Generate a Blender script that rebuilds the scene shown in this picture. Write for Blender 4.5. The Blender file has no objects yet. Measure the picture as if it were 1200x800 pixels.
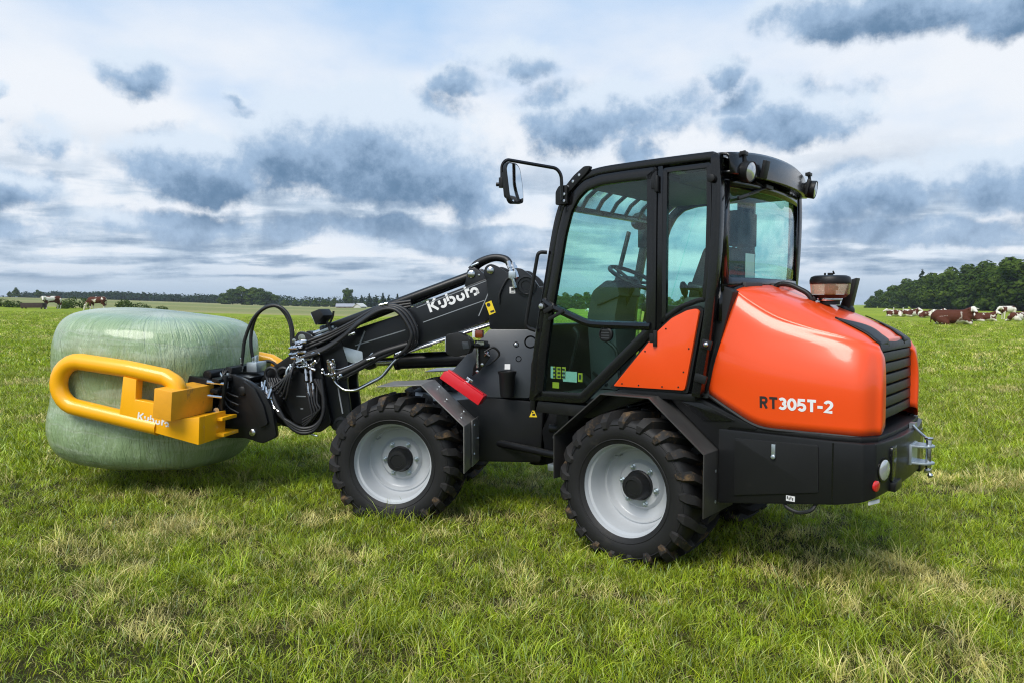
import bpy, bmesh, math, random
from mathutils import Vector, Matrix, Euler, noise
from mathutils.bvhtree import BVHTree
R = math.radians
rng = random.Random(7)
scene = bpy.context.scene
COL = scene.collection

# ------------------------------------------------------------------ camera
cam_d = bpy.data.cameras.new('camera')
cam = bpy.data.objects.new('camera', cam_d)
COL.objects.link(cam)
cam_d.sensor_width = 36.0
cam_d.lens = 26.4
cam_d.clip_start = 0.05
cam_d.clip_end = 6000
cam.location = (0, 0, 1.49)
cam.rotation_euler = (R(90 - 2.797), 0, 0)
scene.camera = cam

# ------------------------------------------------------------------ view / render
vs = scene.view_settings
vs.view_transform = 'Standard'
vs.look = 'None'
vs.gamma = 1.0
vs.exposure = 0.78
vs.use_curve_mapping = False
scene.cycles.max_bounces = 10
scene.cycles.transparent_max_bounces = 24
scene.cycles.diffuse_bounces = 3
scene.cycles.glossy_bounces = 4
scene.cycles.use_denoising = True
scene.cycles.denoising_prefilter = 'NONE'
scene.cycles.filter_width = 1.15

# ------------------------------------------------------------------ node helpers
class NT:
    """tiny expression builder for shader trees"""
    def __init__(s, nt): s.nt = nt; s.n = nt.nodes; s.l = nt.links
    def node(s, t, **k):
        x = s.n.new(t)
        for a, b in k.items(): setattr(x, a, b)
        return x
    def put(s, sock, v):
        if isinstance(v, bpy.types.NodeSocket): s.l.new(v, sock)
        else: sock.default_value = v
    def m(s, op, *a, clamp=False):
        x = s.node('ShaderNodeMath', operation=op, use_clamp=clamp)
        for i, v in enumerate(a): s.put(x.inputs[i], v)
        return x.outputs[0]
    def add(s, a, b): return s.m('ADD', a, b)
    def sub(s, a, b): return s.m('SUBTRACT', a, b)
    def mul(s, a, b): return s.m('MULTIPLY', a, b)
    def mx(s, a, b): return s.m('MAXIMUM', a, b)
    def mn(s, a, b): return s.m('MINIMUM', a, b)
    def step(s, v, lo, hi, a=0.0, b=1.0):
        x = s.node('ShaderNodeMapRange', interpolation_type='SMOOTHSTEP')
        for i, q in enumerate((v, lo, hi, a, b)): s.put(x.inputs[i], q)
        return x.outputs[0]
    def lin(s, v, lo, hi, a=0.0, b=1.0):
        x = s.node('ShaderNodeMapRange')
        for i, q in enumerate((v, lo, hi, a, b)): s.put(x.inputs[i], q)
        return x.outputs[0]
    def mix(s, f, a, b, blend='MIX'):
        x = s.node('ShaderNodeMix', data_type='RGBA', blend_type=blend)
        s.put(x.inputs[0], f)
        for i, v in ((6, a), (7, b)):
            if isinstance(v, tuple) and len(v) == 3: v = v + (1.0,)
            s.put(x.inputs[i], v)
        return x.outputs[2]
    def noise(s, vec, scale, detail=4.0, rough=0.55, dist=0.0, color=False):
        x = s.node('ShaderNodeTexNoise')
        if vec is not None: s.l.new(vec, x.inputs['Vector'])
        x.inputs['Scale'].default_value = scale
        x.inputs['Detail'].default_value = detail
        x.inputs['Roughness'].default_value = rough
        x.inputs['Distortion'].default_value = dist
        return x.outputs['Color' if color else 'Fac']
    def vor(s, vec, scale, feature='F1', rand=1.0):
        x = s.node('ShaderNodeTexVoronoi', feature=feature)
        if vec is not None: s.l.new(vec, x.inputs['Vector'])
        x.inputs['Scale'].default_value = scale
        x.inputs['Randomness'].default_value = rand
        return x.outputs['Distance']
    def vmap(s, vec, scale=(1, 1, 1), loc=(0, 0, 0)):
        x = s.node('ShaderNodeMapping')
        s.l.new(vec, x.inputs['Vector'])
        x.inputs['Scale'].default_value = scale
        x.inputs['Location'].default_value = loc
        return x.outputs[0]
    def xyz(s, vec):
        x = s.node('ShaderNodeSeparateXYZ'); s.l.new(vec, x.inputs[0]); return x.outputs
    def vec(s, a, b, c):
        x = s.node('ShaderNodeCombineXYZ')
        for i, v in enumerate((a, b, c)): s.put(x.inputs[i], v)
        return x.outputs[0]
    def bump(s, h, strength, dist=0.01, normal=None):
        x = s.node('ShaderNodeBump')
        s.put(x.inputs['Height'], h)
        x.inputs['Strength'].default_value = strength
        x.inputs['Distance'].default_value = dist
        if normal is not None: s.l.new(normal, x.inputs['Normal'])
        return x.outputs[0]

# ------------------------------------------------------------------ sky: broken cumulus under a bright veil
SUN_EL, SUN_AZ = 50.0, -150.0        # azimuth from +Y towards +X
world = bpy.data.worlds.new('World')
scene.world = world
world.use_nodes = True
wt = NT(world.node_tree)
world.node_tree.nodes.clear()
SKY_GAIN = 0.60
def build_sky():
    t = wt
    tc = t.node('ShaderNodeTexCoord')
    d = tc.outputs['Generated']
    x, y, z = t.xyz(d)
    az = t.mul(t.m('ARCTAN2', x, y), 57.29578)
    el = t.mul(t.m('ARCSINE', z), 57.29578)
    # turbulence that bends the cloud outlines (3-D noise of the direction: no seams)
    w1 = t.noise(d, 6.0, 2.0, 0.5, color=True)
    w2 = t.noise(d, 19.0, 5.0, 0.60, color=True)
    a1, b1, _ = t.xyz(w1)
    a2, b2, _ = t.xyz(w2)
    azw = t.add(az, t.add(t.mul(t.sub(a1, .5), 7.0), t.mul(t.sub(a2, .5), 4.0)))
    elw = t.add(el, t.add(t.mul(t.sub(b1, .5), 2.6), t.mul(t.sub(b2, .5), 2.2)))
    # cumulus: azimuth, elevation, half width, half height (degrees), weight
    clouds = [
        (-10.6, 11.8, 8.2, 4.2, 1.0), (-5.6, 10.4, 4.5, 2.6, .8), (-22.6, 9.7, 6.0, 2.5, .9), (-26.2, 15.3, 3.0, 1.9, .62), (-31.2, 10.8, 2.4, 1.7, .66),
        (-34.5, 7.4, 4.2, 1.8, .8), (-19.2, 14.2, 1.4, .6, .4), (-34.6, 13.4, 1.3, .7, .42), (-34.6, 11.6, 1.4, .7, .42),
        (.6, 17.9, 4.2, 1.8, .74), (-4.0, 16.4, 3.2, 1.3, .6), (6.0, 14.0, 7.0, 2.6, .84), (10.0, 11.2, 2.4, 1.5, .6), (14.5, 16.4, 3.2, 1.5, .62),
        (20.0, 13.0, 6.0, 2.2, .84), (27.0, 19.6, 9.0, 2.4, .88), (34.5, 19.2, 6.0, 2.8, .95), (24.4, 7.8, 5.0, 2.1, .72),
        (33.4, 8.2, 5.2, 2.1, .84), (29.0, 5.0, 8.0, 1.3, .66), (38.0, 5.4, 6.0, 1.5, .7), (-2.6, 8.6, 3.2, 2.6, .66),
        (-25.5, 5.5, 8.0, 1.3, .62), (-10.5, 5.4, 8.0, 1.3, .64), (-1.5, 4.8, 5.5, 1.4, .68), (-35.0, 4.4, 6.0, 1.0, .6), (6.0, 7.2, 6.0, 1.7, .66), (14.0, 4.6, 8.0, 1.4, .64)]
    D = D2 = None
    pw = t.vec(azw, elw, 0.0)
    for (ca, ce, ra, re, wgt) in clouds:
        vm = t.node('ShaderNodeVectorMath', operation='MULTIPLY_ADD')
        t.l.new(pw, vm.inputs[0])
        ra *= 1.16; re *= 1.18
        vm.inputs[1].default_value = (1 / ra, 1 / re, 0)
        vm.inputs[2].default_value = (-ca / ra, -ce / re, 0)
        dp = t.node('ShaderNodeVectorMath', operation='DOT_PRODUCT')
        t.l.new(vm.outputs[0], dp.inputs[0]); t.l.new(vm.outputs[0], dp.inputs[1])
        b = t.sub(wgt, dp.outputs['Value'])
        b2 = t.m('MULTIPLY_ADD', t.xyz(vm.outputs[0])[1], -1.55, t.sub(b, .40))   # how much cloud hangs above this point
        D = b if D is None else t.m('SMOOTH_MAX', D, b, .14)
        D2 = b2 if D2 is None else t.m('SMOOTH_MAX', D2, b2, .14)
    # the same kind of cloud goes on all round the horizon and overhead
    g = t.noise(t.vmap(d, (1.0, 1.0, 2.6)), 3.4, 5.0, 0.52)
    side = t.step(t.m('ABSOLUTE', az), 38.0, 50.0)
    high = t.step(el, 23.0, 32.0)
    away = t.mx(side, high)
    G = t.add(t.mul(t.sub(g, .53), 5.6), t.sub(t.mul(away, 1.2), 1.2))
    D = t.m('SMOOTH_MAX', D, G, .14)
    D2 = t.m('SMOOTH_MAX', D2, t.sub(G, .15), .14)
    # billows: lumps of three sizes, and the same field a little higher up for shading
    def lumps(v): return t.add(t.mul(t.sub(t.noise(v, 10.0, 3.0, .5), .5), 1.5), t.mul(t.sub(t.noise(v, 30.0, 6.0, .66), .5), 1.35))
    up = t.vec(x, y, t.add(z, .016))
    n0, n1 = lumps(d), lumps(up)
    Dd = t.add(D, t.mul(n0, .80))
    mask = t.step(Dd, -.20, .46)
    mask = t.mul(mask, t.lin(mask, 0.0, 1.0, .7, 1.0))
    rel = t.sub(n1, n0)
    depth = t.step(t.add(D2, t.add(t.mul(n0, 1.0), t.mul(rel, 1.25))), -.65, 1.75)
    # veil behind: white in the middle of the sky, bluer above, pale grey-blue low down
    sky = t.node('ShaderNodeTexSky', sky_type='NISHITA')
    sky.sun_disc = False
    sky.sun_elevation = R(SUN_EL)
    sky.sun_rotation = R(SUN_AZ)
    sky.air_density = 1.2; sky.dust_density = 1.5; sky.ozone_density = 1.5
    blue = t.mix(1.0, sky.outputs[0], (.115, .115, .115), 'MULTIPLY')
    blue = t.mix(.80, blue, (.42, .66, .98))
    veiln = t.noise(t.vmap(d, (1, 1, 2.2)), 4.0, 5.0, .5)
    veil_hi = t.mix(t.step(t.add(el, t.mul(t.sub(veiln, .5), 16.0)), 13.0, 24.0), (.86, .90, .96), (.42, .62, .90))
    veil_hi = t.mix(t.mul(t.step(veiln, .46, .70), .30), veil_hi, blue)
    veil = t.mix(t.step(el, .6, 3.6), (.50, .62, .76), veil_hi)
    # rows of flatter cloud low down, squeezed by perspective: grey bases, white gaps
    inv = t.m('DIVIDE', 1.0, t.add(t.m('ABSOLUTE', z), .10))
    pv = t.vec(t.mul(x, inv), t.mul(y, inv), 0.0)
    st = t.noise(t.vmap(pv, (.85, 1.0, 1)), 1.25, 5.0, .55, .2)
    st = t.add(st, t.mul(n0, .16))
    lowband = t.mul(t.step(el, .9, 2.2), t.step(el, 12.5, 7.0))
    lay = t.mul(t.step(st, .40, .53), lowband)
    lcol = t.mix(t.step(t.add(st, t.mul(rel, .20)), .43, .70), (.60, .71, .84), (.185, .295, .445))
    veil = t.mix(t.mul(lay, .9), veil, lcol)
    # cloud colour: pale top to slate-blue base
    body = t.mix(t.step(depth, 0.0, .50), (.72, .82, .94), (.35, .49, .68))
    body = t.mix(t.step(depth, .42, 1.0), body, (.125, .225, .365))
    body = t.mix(t.step(el, .6, 8.0, .42, 0.0), body, (.56, .66, .79))
    col = t.mix(t.mul(mask, t.step(el, .6, 3.0, .15, 1.0)), veil, body)
    bg = t.node('ShaderNodeBackground')
    t.l.new(col, bg.inputs['Color'])
    bg.inputs['Strength'].default_value = SKY_GAIN
    out = t.node('ShaderNodeOutputWorld')
    t.l.new(bg.outputs[0], out.inputs['Surface'])
build_sky()
world.cycles.sampling_method = 'MANUAL'
world.cycles.sample_map_resolution = 512

sun_d = bpy.data.lights.new('sun', 'SUN')
sun_d.energy = 2.1
sun_d.angle = R(32)
sun_d.color = (1.0, .95, .87)
sun = bpy.data.objects.new('sun', sun_d)
COL.objects.link(sun)
_s = Vector((math.sin(R(SUN_AZ)) * math.cos(R(SUN_EL)), math.cos(R(SUN_AZ)) * math.cos(R(SUN_EL)), math.sin(R(SUN_EL))))
sun.rotation_euler = (-_s).to_track_quat('-Z', 'Y').to_euler()

# ------------------------------------------------------------------ materials
MATS = {}
def principled(name):
    m = bpy.data.materials.new(name)
    m.use_nodes = True
    t = NT(m.node_tree)
    b = m.node_tree.nodes['Principled BSDF']
    return m, t, b
def mat(name, col, rough=.5, metal=0.0, spec=.5, coat=0.0, var=.12, vscale=6.0, rvar=.08, bump=0.0, bscale=60.0, bdist=.002, dirt=None, dirt_amt=.0, dscale=5.0, coat_rough=.06):
    """procedural paint / plastic / metal: colour and gloss vary with noise, optional fine relief and dirt"""
    if name in MATS: return MATS[name]
    m, t, b = principled(name)
    tc = t.node('ShaderNodeTexCoord').outputs['Object']
    n1 = t.noise(tc, vscale, 5.0, .6)
    n2 = t.noise(tc, vscale * 7.3, 4.0, .6)
    lo = tuple(max(0, c * (1 - var)) for c in col); hi = tuple(min(1, c * (1 + var)) for c in col)
    c = t.mix(n1, lo, hi)
    if dirt is not None:
        dn = t.noise(tc, dscale, 6.0, .65)
        f = t.mul(t.step(t.add(t.mul(dn, .75), t.mul(n2, .25)), .5 + .12 * (1 - dirt_amt), .68), dirt_amt)
        c = t.mix(f, c, dirt)
        t.put(b.inputs['Roughness'], t.add(t.add(t.mul(t.sub(n2, .5), 2 * rvar), rough), t.mul(f, .3)))
    else:
        t.put(b.inputs['Roughness'], t.add(t.mul(t.sub(n2, .5), 2 * rvar), rough))
    t.put(b.inputs['Base Color'], c)
    b.inputs['Metallic'].default_value = metal
    b.inputs['Specular IOR Level'].default_value = spec
    b.inputs['Coat Weight'].default_value = coat
    b.inputs['Coat Roughness'].default_value = coat_rough
    if bump:
        bn = t.noise(tc, bscale, 5.0, .6)
        t.l.new(t.bump(bn, bump, bdist), b.inputs['Normal'])
    MATS[name] = m
    return m

orange = mat('orange_paint', (.86, .078, .008), .34, spec=.45, coat=.55, coat_rough=.08, var=.03, vscale=2.0, rvar=.03, bump=.05, bscale=9.0, bdist=.004)
black_paint = mat('black_paint', (.0085, .0088, .0095), .36, spec=.32, coat=.06, var=.2, vscale=4, rvar=.07, bump=.05, bscale=240, bdist=.001, coat_rough=.2, dirt=(.05, .047, .04), dirt_amt=.10, dscale=4)
black_gloss = mat('gloss_black', (.005, .0052, .006), .20, spec=.42, coat=.15, var=.15, rvar=.05)
black_plastic = mat('black_plastic', (.010, .0103, .011), .45, spec=.32, var=.15, vscale=8, bump=.10, bscale=320, bdist=.0008, dirt=(.05, .047, .04), dirt_amt=.10)
greyed_paint = mat('greyed_paint', (.036, .042, .050), .36, spec=.45, coat=.15, var=.12, vscale=3, rvar=.06, bump=.05, bscale=200, coat_rough=.25, dirt=(.12, .11, .09), dirt_amt=.2)
boom_paint = mat('boom_paint', (.0085, .0100, .0125), .33, spec=.38, coat=.08, var=.15, vscale=4, rvar=.06, coat_rough=.2)
steel_guard = mat('worn_black_steel', (.050, .048, .046), .38, metal=.25, spec=.5, var=.45, vscale=5, rvar=.15, bump=.12, bscale=50, dirt=(.16, .14, .11), dirt_amt=.35)
rim_paint = mat('silver_rim_paint', (.42, .44, .46), .34, metal=.0, spec=.5, var=.05, vscale=9, coat=.2, dirt=(.36, .34, .30), dirt_amt=.25, dscale=6)
bare_steel = mat('bare_steel_guard', (.27, .26, .25), .42, metal=.55, spec=.5, var=.4, vscale=6, rvar=.14, bump=.1, bscale=60, dirt=(.14, .12, .10), dirt_amt=.45)
hole_shade = mat('hole_shade_black', (.002, .002, .002), .9, spec=.05)  # near-black discs stand in for the shade inside the holes
rubber = mat('tyre_rubber', (.0125, .0122, .0125), .58, spec=.32, var=.3, vscale=7, bump=.22, bscale=90, bdist=.003, dirt=(.045, .040, .032), dirt_amt=.4, dscale=5)
mud_rubber = mat('muddy_lug_rubber', (.016, .015, .0145), .66, spec=.3, var=.3, vscale=7, bump=.3, bscale=80, bdist=.004, dirt=(.19, .115, .050), dirt_amt=.85, dscale=4.5)
hose = mat('hose_rubber', (.013, .013, .014), .45, spec=.45, var=.2, bump=.15, bscale=300, bdist=.001)
chrome = mat('bright_steel', (.62, .63, .65), .22, metal=1.0, var=.08, rvar=.08)
galv = mat('galvanised_steel', (.50, .56, .60), .38, metal=.85, var=.18, vscale=25, rvar=.1)
red_plastic = mat('red_plastic', (.62, .012, .022), .32, spec=.5, coat=.2, var=.1, rvar=.08)
yellow = mat('yellow_paint', (.95, .44, .006), .36, spec=.45, coat=.3, var=.05, vscale=4, rvar=.08, bump=.06, bscale=30, dirt=(.48, .21, .03), dirt_amt=.34, dscale=7)
yellow_rusty = mat('scuffed_yellow_paint', (.80, .36, .02), .45, spec=.4, var=.15, vscale=12, dirt=(.33, .17, .05), dirt_amt=.8, dscale=9)
white_mark = mat('white_lettering', (.82, .82, .82), .5, var=.02)
dark_mark = mat('dark_lettering', (.022, .020, .020), .5, var=.05)
grey_mark = mat('grey_lining', (.25, .27, .29), .4, var=.05)
sticker_white = mat('label_white', (.70, .70, .70), .5, var=.08, vscale=60)
sticker_yellow = mat('label_yellow', (.85, .62, .02), .5, var=.06)
seat_fabric = mat('seat_fabric', (.022, .023, .025), .85, spec=.2, var=.25, vscale=20, bump=.3, bscale=300)
trim_grey = mat('cab_trim', (.055, .060, .063), .6, spec=.35, var=.15, bump=.1, bscale=250)
lamp_lens = mat('lamp_lens', (.62, .64, .66), .12, metal=.55, spec=.7, coat=.6, var=.2, vscale=90)
amber = mat('amber_lens', (.16, .028, .006), .2, spec=.6, coat=.5, var=.1)
red_lens = mat('red_lens', (.60, .02, .02), .2, spec=.6, coat=.5, var=.1)
mirror_m = mat('mirror_glass', (.85, .87, .88), .03, metal=1.0, var=.01, rvar=.01)

def glass_mat(name, tint, rough=0.0, refl=1.0, dust=0.0, diffuse_col=(.45, .45, .42)):
    m, t, b = principled(name)
    t.n.remove(b)
    out = [n for n in t.n if n.type == 'OUTPUT_MATERIAL'][0]
    tr = t.node('ShaderNodeBsdfTransparent'); tr.inputs[0].default_value = tint + (1,)
    gl = t.node('ShaderNodeBsdfGlossy'); gl.inputs['Roughness'].default_value = rough; gl.inputs[0].default_value = (1, 1, 1, 1)
    fr = t.node('ShaderNodeFresnel')
    bf = t.node('ShaderNodeNewGeometry').outputs['Backfacing']
    t.put(fr.inputs[0], t.lin(bf, 0.0, 1.0, 1.5, 1 / 1.5))      # a thin pane reflects the same from both faces
    f = t.mul(fr.outputs[0], refl)
    # faint film of dust on the pane, plus an even diffuse share
    df = t.node('ShaderNodeBsdfDiffuse'); df.inputs[0].default_value = diffuse_col + (1,)
    tc = t.node('ShaderNodeTexCoord').outputs['Object']
    dn = t.add(t.mul(t.step(t.noise(tc, 3.0, 6.0, .65), .45, .8), .014), dust)
    mx0 = t.node('ShaderNodeMixShader'); t.put(mx0.inputs[0], dn); t.l.new(tr.outputs[0], mx0.inputs[1]); t.l.new(df.outputs[0], mx0.inputs[2])
    mx = t.node('ShaderNodeMixShader'); t.put(mx.inputs[0], f); t.l.new(mx0.outputs[0], mx.inputs[1]); t.l.new(gl.outputs[0], mx.inputs[2])
    t.l.new(mx.outputs[0], out.inputs['Surface'])
    return m
glass = glass_mat('green_tinted_glass', (.82, .975, .940), refl=.8)
bowl_clear = glass_mat('amber_clear_plastic', (.97, .90, .80), .05, dust=.16, diffuse_col=(.70, .58, .48))  # diffuse peach puts the hood's orange reflection into the bowl colour

# ------------------------------------------------------------------ mesh helpers
def catmull(pts, n=6, closed=False):
    P = [Vector(p) for p in pts]
    out = []
    m = len(P)
    segs = m if closed else m - 1
    for i in range(segs):
        if closed: a, b, c, d = P[(i - 1) % m], P[i], P[(i + 1) % m], P[(i + 2) % m]
        else:
            b, c = P[i], P[i + 1]
            a = P[i - 1] if i > 0 else b * 2 - c
            d = P[i + 2] if i + 2 < m else c * 2 - b
        for k in range(n):
            u = k / n
            out.append(.5 * ((2 * b) + (c - a) * u + (2 * a - 5 * b + 4 * c - d) * u * u + (3 * b - a - 3 * c + d) * u ** 3))
    if not closed: out.append(P[-1])
    return out
def round_path(pts, r, n=5, closed=False):
    """polyline with its corners rounded by arcs of about radius r"""
    P = [Vector(p) for p in pts]
    m = len(P)
    out = []
    for i in range(m):
        if not closed and i in (0, m - 1): out.append(P[i]); continue
        a, b, c = P[(i - 1) % m], P[i], P[(i + 1) % m]
        u, v = (a - b), (c - b)
        k = min(r, u.length * .49, v.length * .49)
        p, q = b + u.normalized() * k, b + v.normalized() * k
        for j in range(n + 1):
            s = j / n
            out.append((1 - s) ** 2 * p + 2 * s * (1 - s) * b + s * s * q)
    return out
def inset(poly, d):
    """offset a 2-D polygon inwards by d (any winding)"""
    n = len(poly)
    area = sum(poly[i][0] * poly[(i + 1) % n][1] - poly[(i + 1) % n][0] * poly[i][1] for i in range(n))
    sg = 1 if area > 0 else -1
    res = []
    for i in range(n):
        p0, p1, p2 = Vector(poly[i - 1]), Vector(poly[i]), Vector(poly[(i + 1) % n])
        e1, e2 = (p1 - p0).normalized(), (p2 - p1).normalized()
        n1, n2 = Vector((-e1.y, e1.x)) * sg, Vector((-e2.y, e2.x)) * sg
        b = (n1 + n2)
        b = b / max(.35, b.length_squared / 2) if b.length > 1e-6 else n1
        # mitre
        res.append(tuple(p1 + b * (d * 1.0)))
    return res
def round_poly(poly, r, n=4):
    return [(p.x, p.y) for p in round_path([(a, b, 0) for a, b in poly], r, n, True)]

class MB:
    def __init__(s): s.v = []; s.f = []; s.mi = []; s.cur = 0
    def _add(s, vs, fs):
        o = len(s.v)
        s.v += [tuple(p) for p in vs]
        s.f += [tuple(i + o for i in f) for f in fs]
        s.mi += [s.cur] * len(fs)
        return s
    def box(s, c, sz, rot=None):
        M_ = Euler(rot).to_matrix() if rot is not None and not isinstance(rot, Matrix) else (rot or Matrix.Identity(3))
        h = Vector(sz) * .5
        vs = [Vector(c) + M_ @ Vector((sx * h.x, sy * h.y, sz_ * h.z)) for sx in (-1, 1) for sy in (-1, 1) for sz_ in (-1, 1)]
        return s._add(vs, [(0, 1, 3, 2), (4, 6, 7, 5), (0, 4, 5, 1), (2, 3, 7, 6), (0, 2, 6, 4), (1, 5, 7, 3)])
    def prism(s, poly, a, b, axis='y'):
        """2-D polygon extruded from a to b along axis; poly is (x,z) for y, (x,y) for z, (y,z) for x"""
        def p3(p, t):
            if axis == 'y': return (p[0], t, p[1])
            if axis == 'z': return (p[0], p[1], t)
            return (t, p[0], p[1])
        n = len(poly)
        vs = [p3(p, a) for p in poly] + [p3(p, b) for p in poly]
        fs = [tuple(range(n)), tuple(range(2 * n - 1, n - 1, -1))] + [(i, (i + 1) % n, n + (i + 1) % n, n + i) for i in range(n)]
        return s._add(vs, fs)
    def ring(s, outer, inner, a, b, axis='y'):
        def p3(p, t):
            if axis == 'y': return (p[0], t, p[1])
            if axis == 'z': return (p[0], p[1], t)
            return (t, p[0], p[1])
        n = len(outer)
        vs = [p3(p, a) for p in outer] + [p3(p, a) for p in inner] + [p3(p, b) for p in outer] + [p3(p, b) for p in inner]
        fs = []
        for i in range(n):
            j = (i + 1) % n
            fs += [(i, j, n + j, n + i), (2 * n + i, 3 * n + i, 3 * n + j, 2 * n + j), (i, 2 * n + i, 2 * n + j, j), (n + i, n + j, 3 * n + j, 3 * n + i)]
        return s._add(vs, fs)
    def tube(s, pts, r, n=10, closed=False, cap=True, rf=None):
        P = [Vector(p) for p in pts]
        m = len(P)
        if m < 2: return s
        vs, fs = [], []
        prev = None
        for i in range(m):
            if closed: t = (P[(i + 1) % m] - P[i - 1])
            else: t = P[min(i + 1, m - 1)] - P[max(i - 1, 0)]
            if t.length < 1e-9: t = Vector((0, 0, 1))
            t.normalize()
            if prev is None:
                up = Vector((0, 0, 1)) if abs(t.z) < .9 else Vector((1, 0, 0))
                u = t.cross(up).normalized()
            else:
                u = (prev - t * prev.dot(t))
                u = u.normalized() if u.length > 1e-6 else t.orthogonal().normalized()
            prev = u
            w = t.cross(u)
            rr = rf(i / (m - 1)) if rf else (r[i] if isinstance(r, (list, tuple)) else r)
            for k in range(n):
                a = 2 * math.pi * k / n
                vs.append(P[i] + (u * math.cos(a) + w * math.sin(a)) * rr)
        L = m if closed else m - 1
        for i in range(L):
            for k in range(n):
                a, b = i * n + k, i * n + (k + 1) % n
                c, d = ((i + 1) % m) * n + (k + 1) % n, ((i + 1) % m) * n + k
                fs.append((a, b, c, d))
        if cap and not closed:
            fs.append(tuple(range(n - 1, -1, -1)))
            fs.append(tuple((m - 1) * n + k for k in range(n)))
        return s._add(vs, fs)
    def rod(s, a, b, r, n=12): return s.tube([a, b], r, n)
    def lathe(s, prof, origin, axis=(0, 0, 1), n=24, cap=True):
        """prof = [(radius, height along axis)]"""
        ax = Vector(axis).normalized()
        u = ax.orthogonal().normalized(); w = ax.cross(u)
        o = Vector(origin)
        vs, fs = [], []
        m = len(prof)
        for (r, h) in prof:
            for k in range(n):
                a = 2 * math.pi * k / n
                vs.append(o + ax * h + (u * math.cos(a) + w * math.sin(a)) * r)
        for i in range(m - 1):
            for k in range(n):
                fs.append((i * n + k, i * n + (k + 1) % n, (i + 1) * n + (k + 1) % n, (i + 1) * n + k))
        if cap:
            if prof[0][0] > 1e-6: fs.append(tuple(range(n - 1, -1, -1)))
            if prof[-1][0] > 1e-6: fs.append(tuple((m - 1) * n + k for k in range(n)))
        return s._add(vs, fs)
    def grid(s, rows, closed_u=False, flip=False):
        nu, nv = len(rows), len(rows[0])
        vs = [p for r in rows for p in r]
        fs = []
        for i in range(nu if closed_u else nu - 1):
            for j in range(nv - 1):
                q = (i * nv + j, i * nv + j + 1, ((i + 1) % nu) * nv + j + 1, ((i + 1) % nu) * nv + j)
                fs.append(q[::-1] if flip else q)
        return s._add(vs, fs)
    def ball(s, c, r, sc=(1, 1, 1), n=12):
        rows = []
        for i in range(n // 2 + 1):
            th = math.pi * i / (n // 2)
            rows.append((max(1e-4, math.sin(th)) * r, -math.cos(th) * r))
        k0 = len(s.v)
        s.lathe(rows, (0, 0, 0), (0, 0, 1), n, cap=False)
        for i in range(k0, len(s.v)):
            p = s.v[i]; s.v[i] = (p[0] * sc[0] + c[0], p[1] * sc[1] + c[1], p[2] * sc[2] + c[2])
        return s
    def ribbon(s, pts2, w, place, closed=False):
        """flat stroke of width w along 2-D points; place(u,v) gives the 3-D point"""
        P = []
        for p in pts2:
            q = Vector((p[0], p[1]))
            if not P or (q - P[-1]).length > 1e-5: P.append(q)
        m = len(P)
        L, Rr = [], []
        for i in range(m):
            if closed: a, c = P[i - 1], P[(i + 1) % m]
            else: a, c = P[max(i - 1, 0)], P[min(i + 1, m - 1)]
            e1 = (P[i] - a) if (closed or i > 0) else (c - P[i])
            e2 = (c - P[i]) if (closed or i < m - 1) else e1
            e1 = e1.normalized(); e2 = e2.normalized()
            n1, n2 = Vector((-e1.y, e1.x)), Vector((-e2.y, e2.x))
            b = n1 + n2
            b = b / max(.5, b.length_squared / 2) if b.length > 1e-6 else n1
            L.append(P[i] + b * w / 2); Rr.append(P[i] - b * w / 2)
        vs = [place(p.x, p.y) for p in L] + [place(p.x, p.y) for p in Rr]
        fs = [(i, (i + 1) % m, m + (i + 1) % m, m + i) for i in range(m if closed else m - 1)]
        return s._add(vs, fs)
    def mesh(s, name, mats, bevel=0.0, seg=2, smooth=35):
        bm = bmesh.new()
        bv = [bm.verts.new(p) for p in s.v]
        for f, mi in zip(s.f, s.mi):
            try:
                q = bm.faces.new([bv[i] for i in f]); q.material_index = mi
            except ValueError: pass
        bmesh.ops.remove_doubles(bm, verts=bm.verts, dist=1e-5)
        bmesh.ops.recalc_face_normals(bm, faces=bm.faces)
        if smooth:
            for f in bm.faces:          # flat faces stay flat, faces of curved runs are smoothed
                f.smooth = any(len(e.link_faces) == 2 and R(.4) < e.calc_face_angle(0) < R(smooth) for e in f.edges)
        if bevel:
            es = [e for e in bm.edges if len(e.link_faces) == 2 and e.calc_face_angle(0) > R(28)]
            if es:
                try:
                    for f in bmesh.ops.bevel(bm, geom=es, offset=bevel, segments=seg, profile=.6, affect='EDGES', clamp_overlap=True)['faces']: f.smooth = True
                except Exception: pass
        me = bpy.data.meshes.new(name)
        bm.to_mesh(me); bm.free()
        for m_ in (mats if isinstance(mats, (list, tuple)) else [mats]): me.materials.append(m_)
        if smooth:
            me.set_sharp_from_angle(angle=R(max(smooth, 47) if bevel else smooth))
        return me
    def build(s, name, mats, parent=None, bevel=0.0, seg=2, smooth=35, local=None, label=None):
        first = None
        for sub in s.pieces(name):
            o = link(name, sub.mesh(name, mats, bevel, seg, smooth), parent, local, label)
            first = first or o
        return first
    def pieces(s, name):
        """separate pieces that do not touch become objects of their own"""
        if name == 'lettering': return [s]
        par = list(range(len(s.v)))
        def find(i):
            while par[i] != i: par[i] = par[par[i]]; i = par[i]
            return i
        for f in s.f:
            a = find(f[0])
            for i in f[1:]: par[find(i)] = a
        comp = {}
        for k, f in enumerate(s.f): comp.setdefault(find(f[0]), []).append(k)
        if len(comp) == 1: return [s]
        cl = []
        for fs in comp.values():
            pts = [s.v[i] for k in fs for i in s.f[k]]
            lo = [min(p[c] for p in pts) - .002 for c in range(3)]; hi = [max(p[c] for p in pts) + .002 for c in range(3)]
            cl.append([fs, lo, hi])
        merged = True
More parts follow.
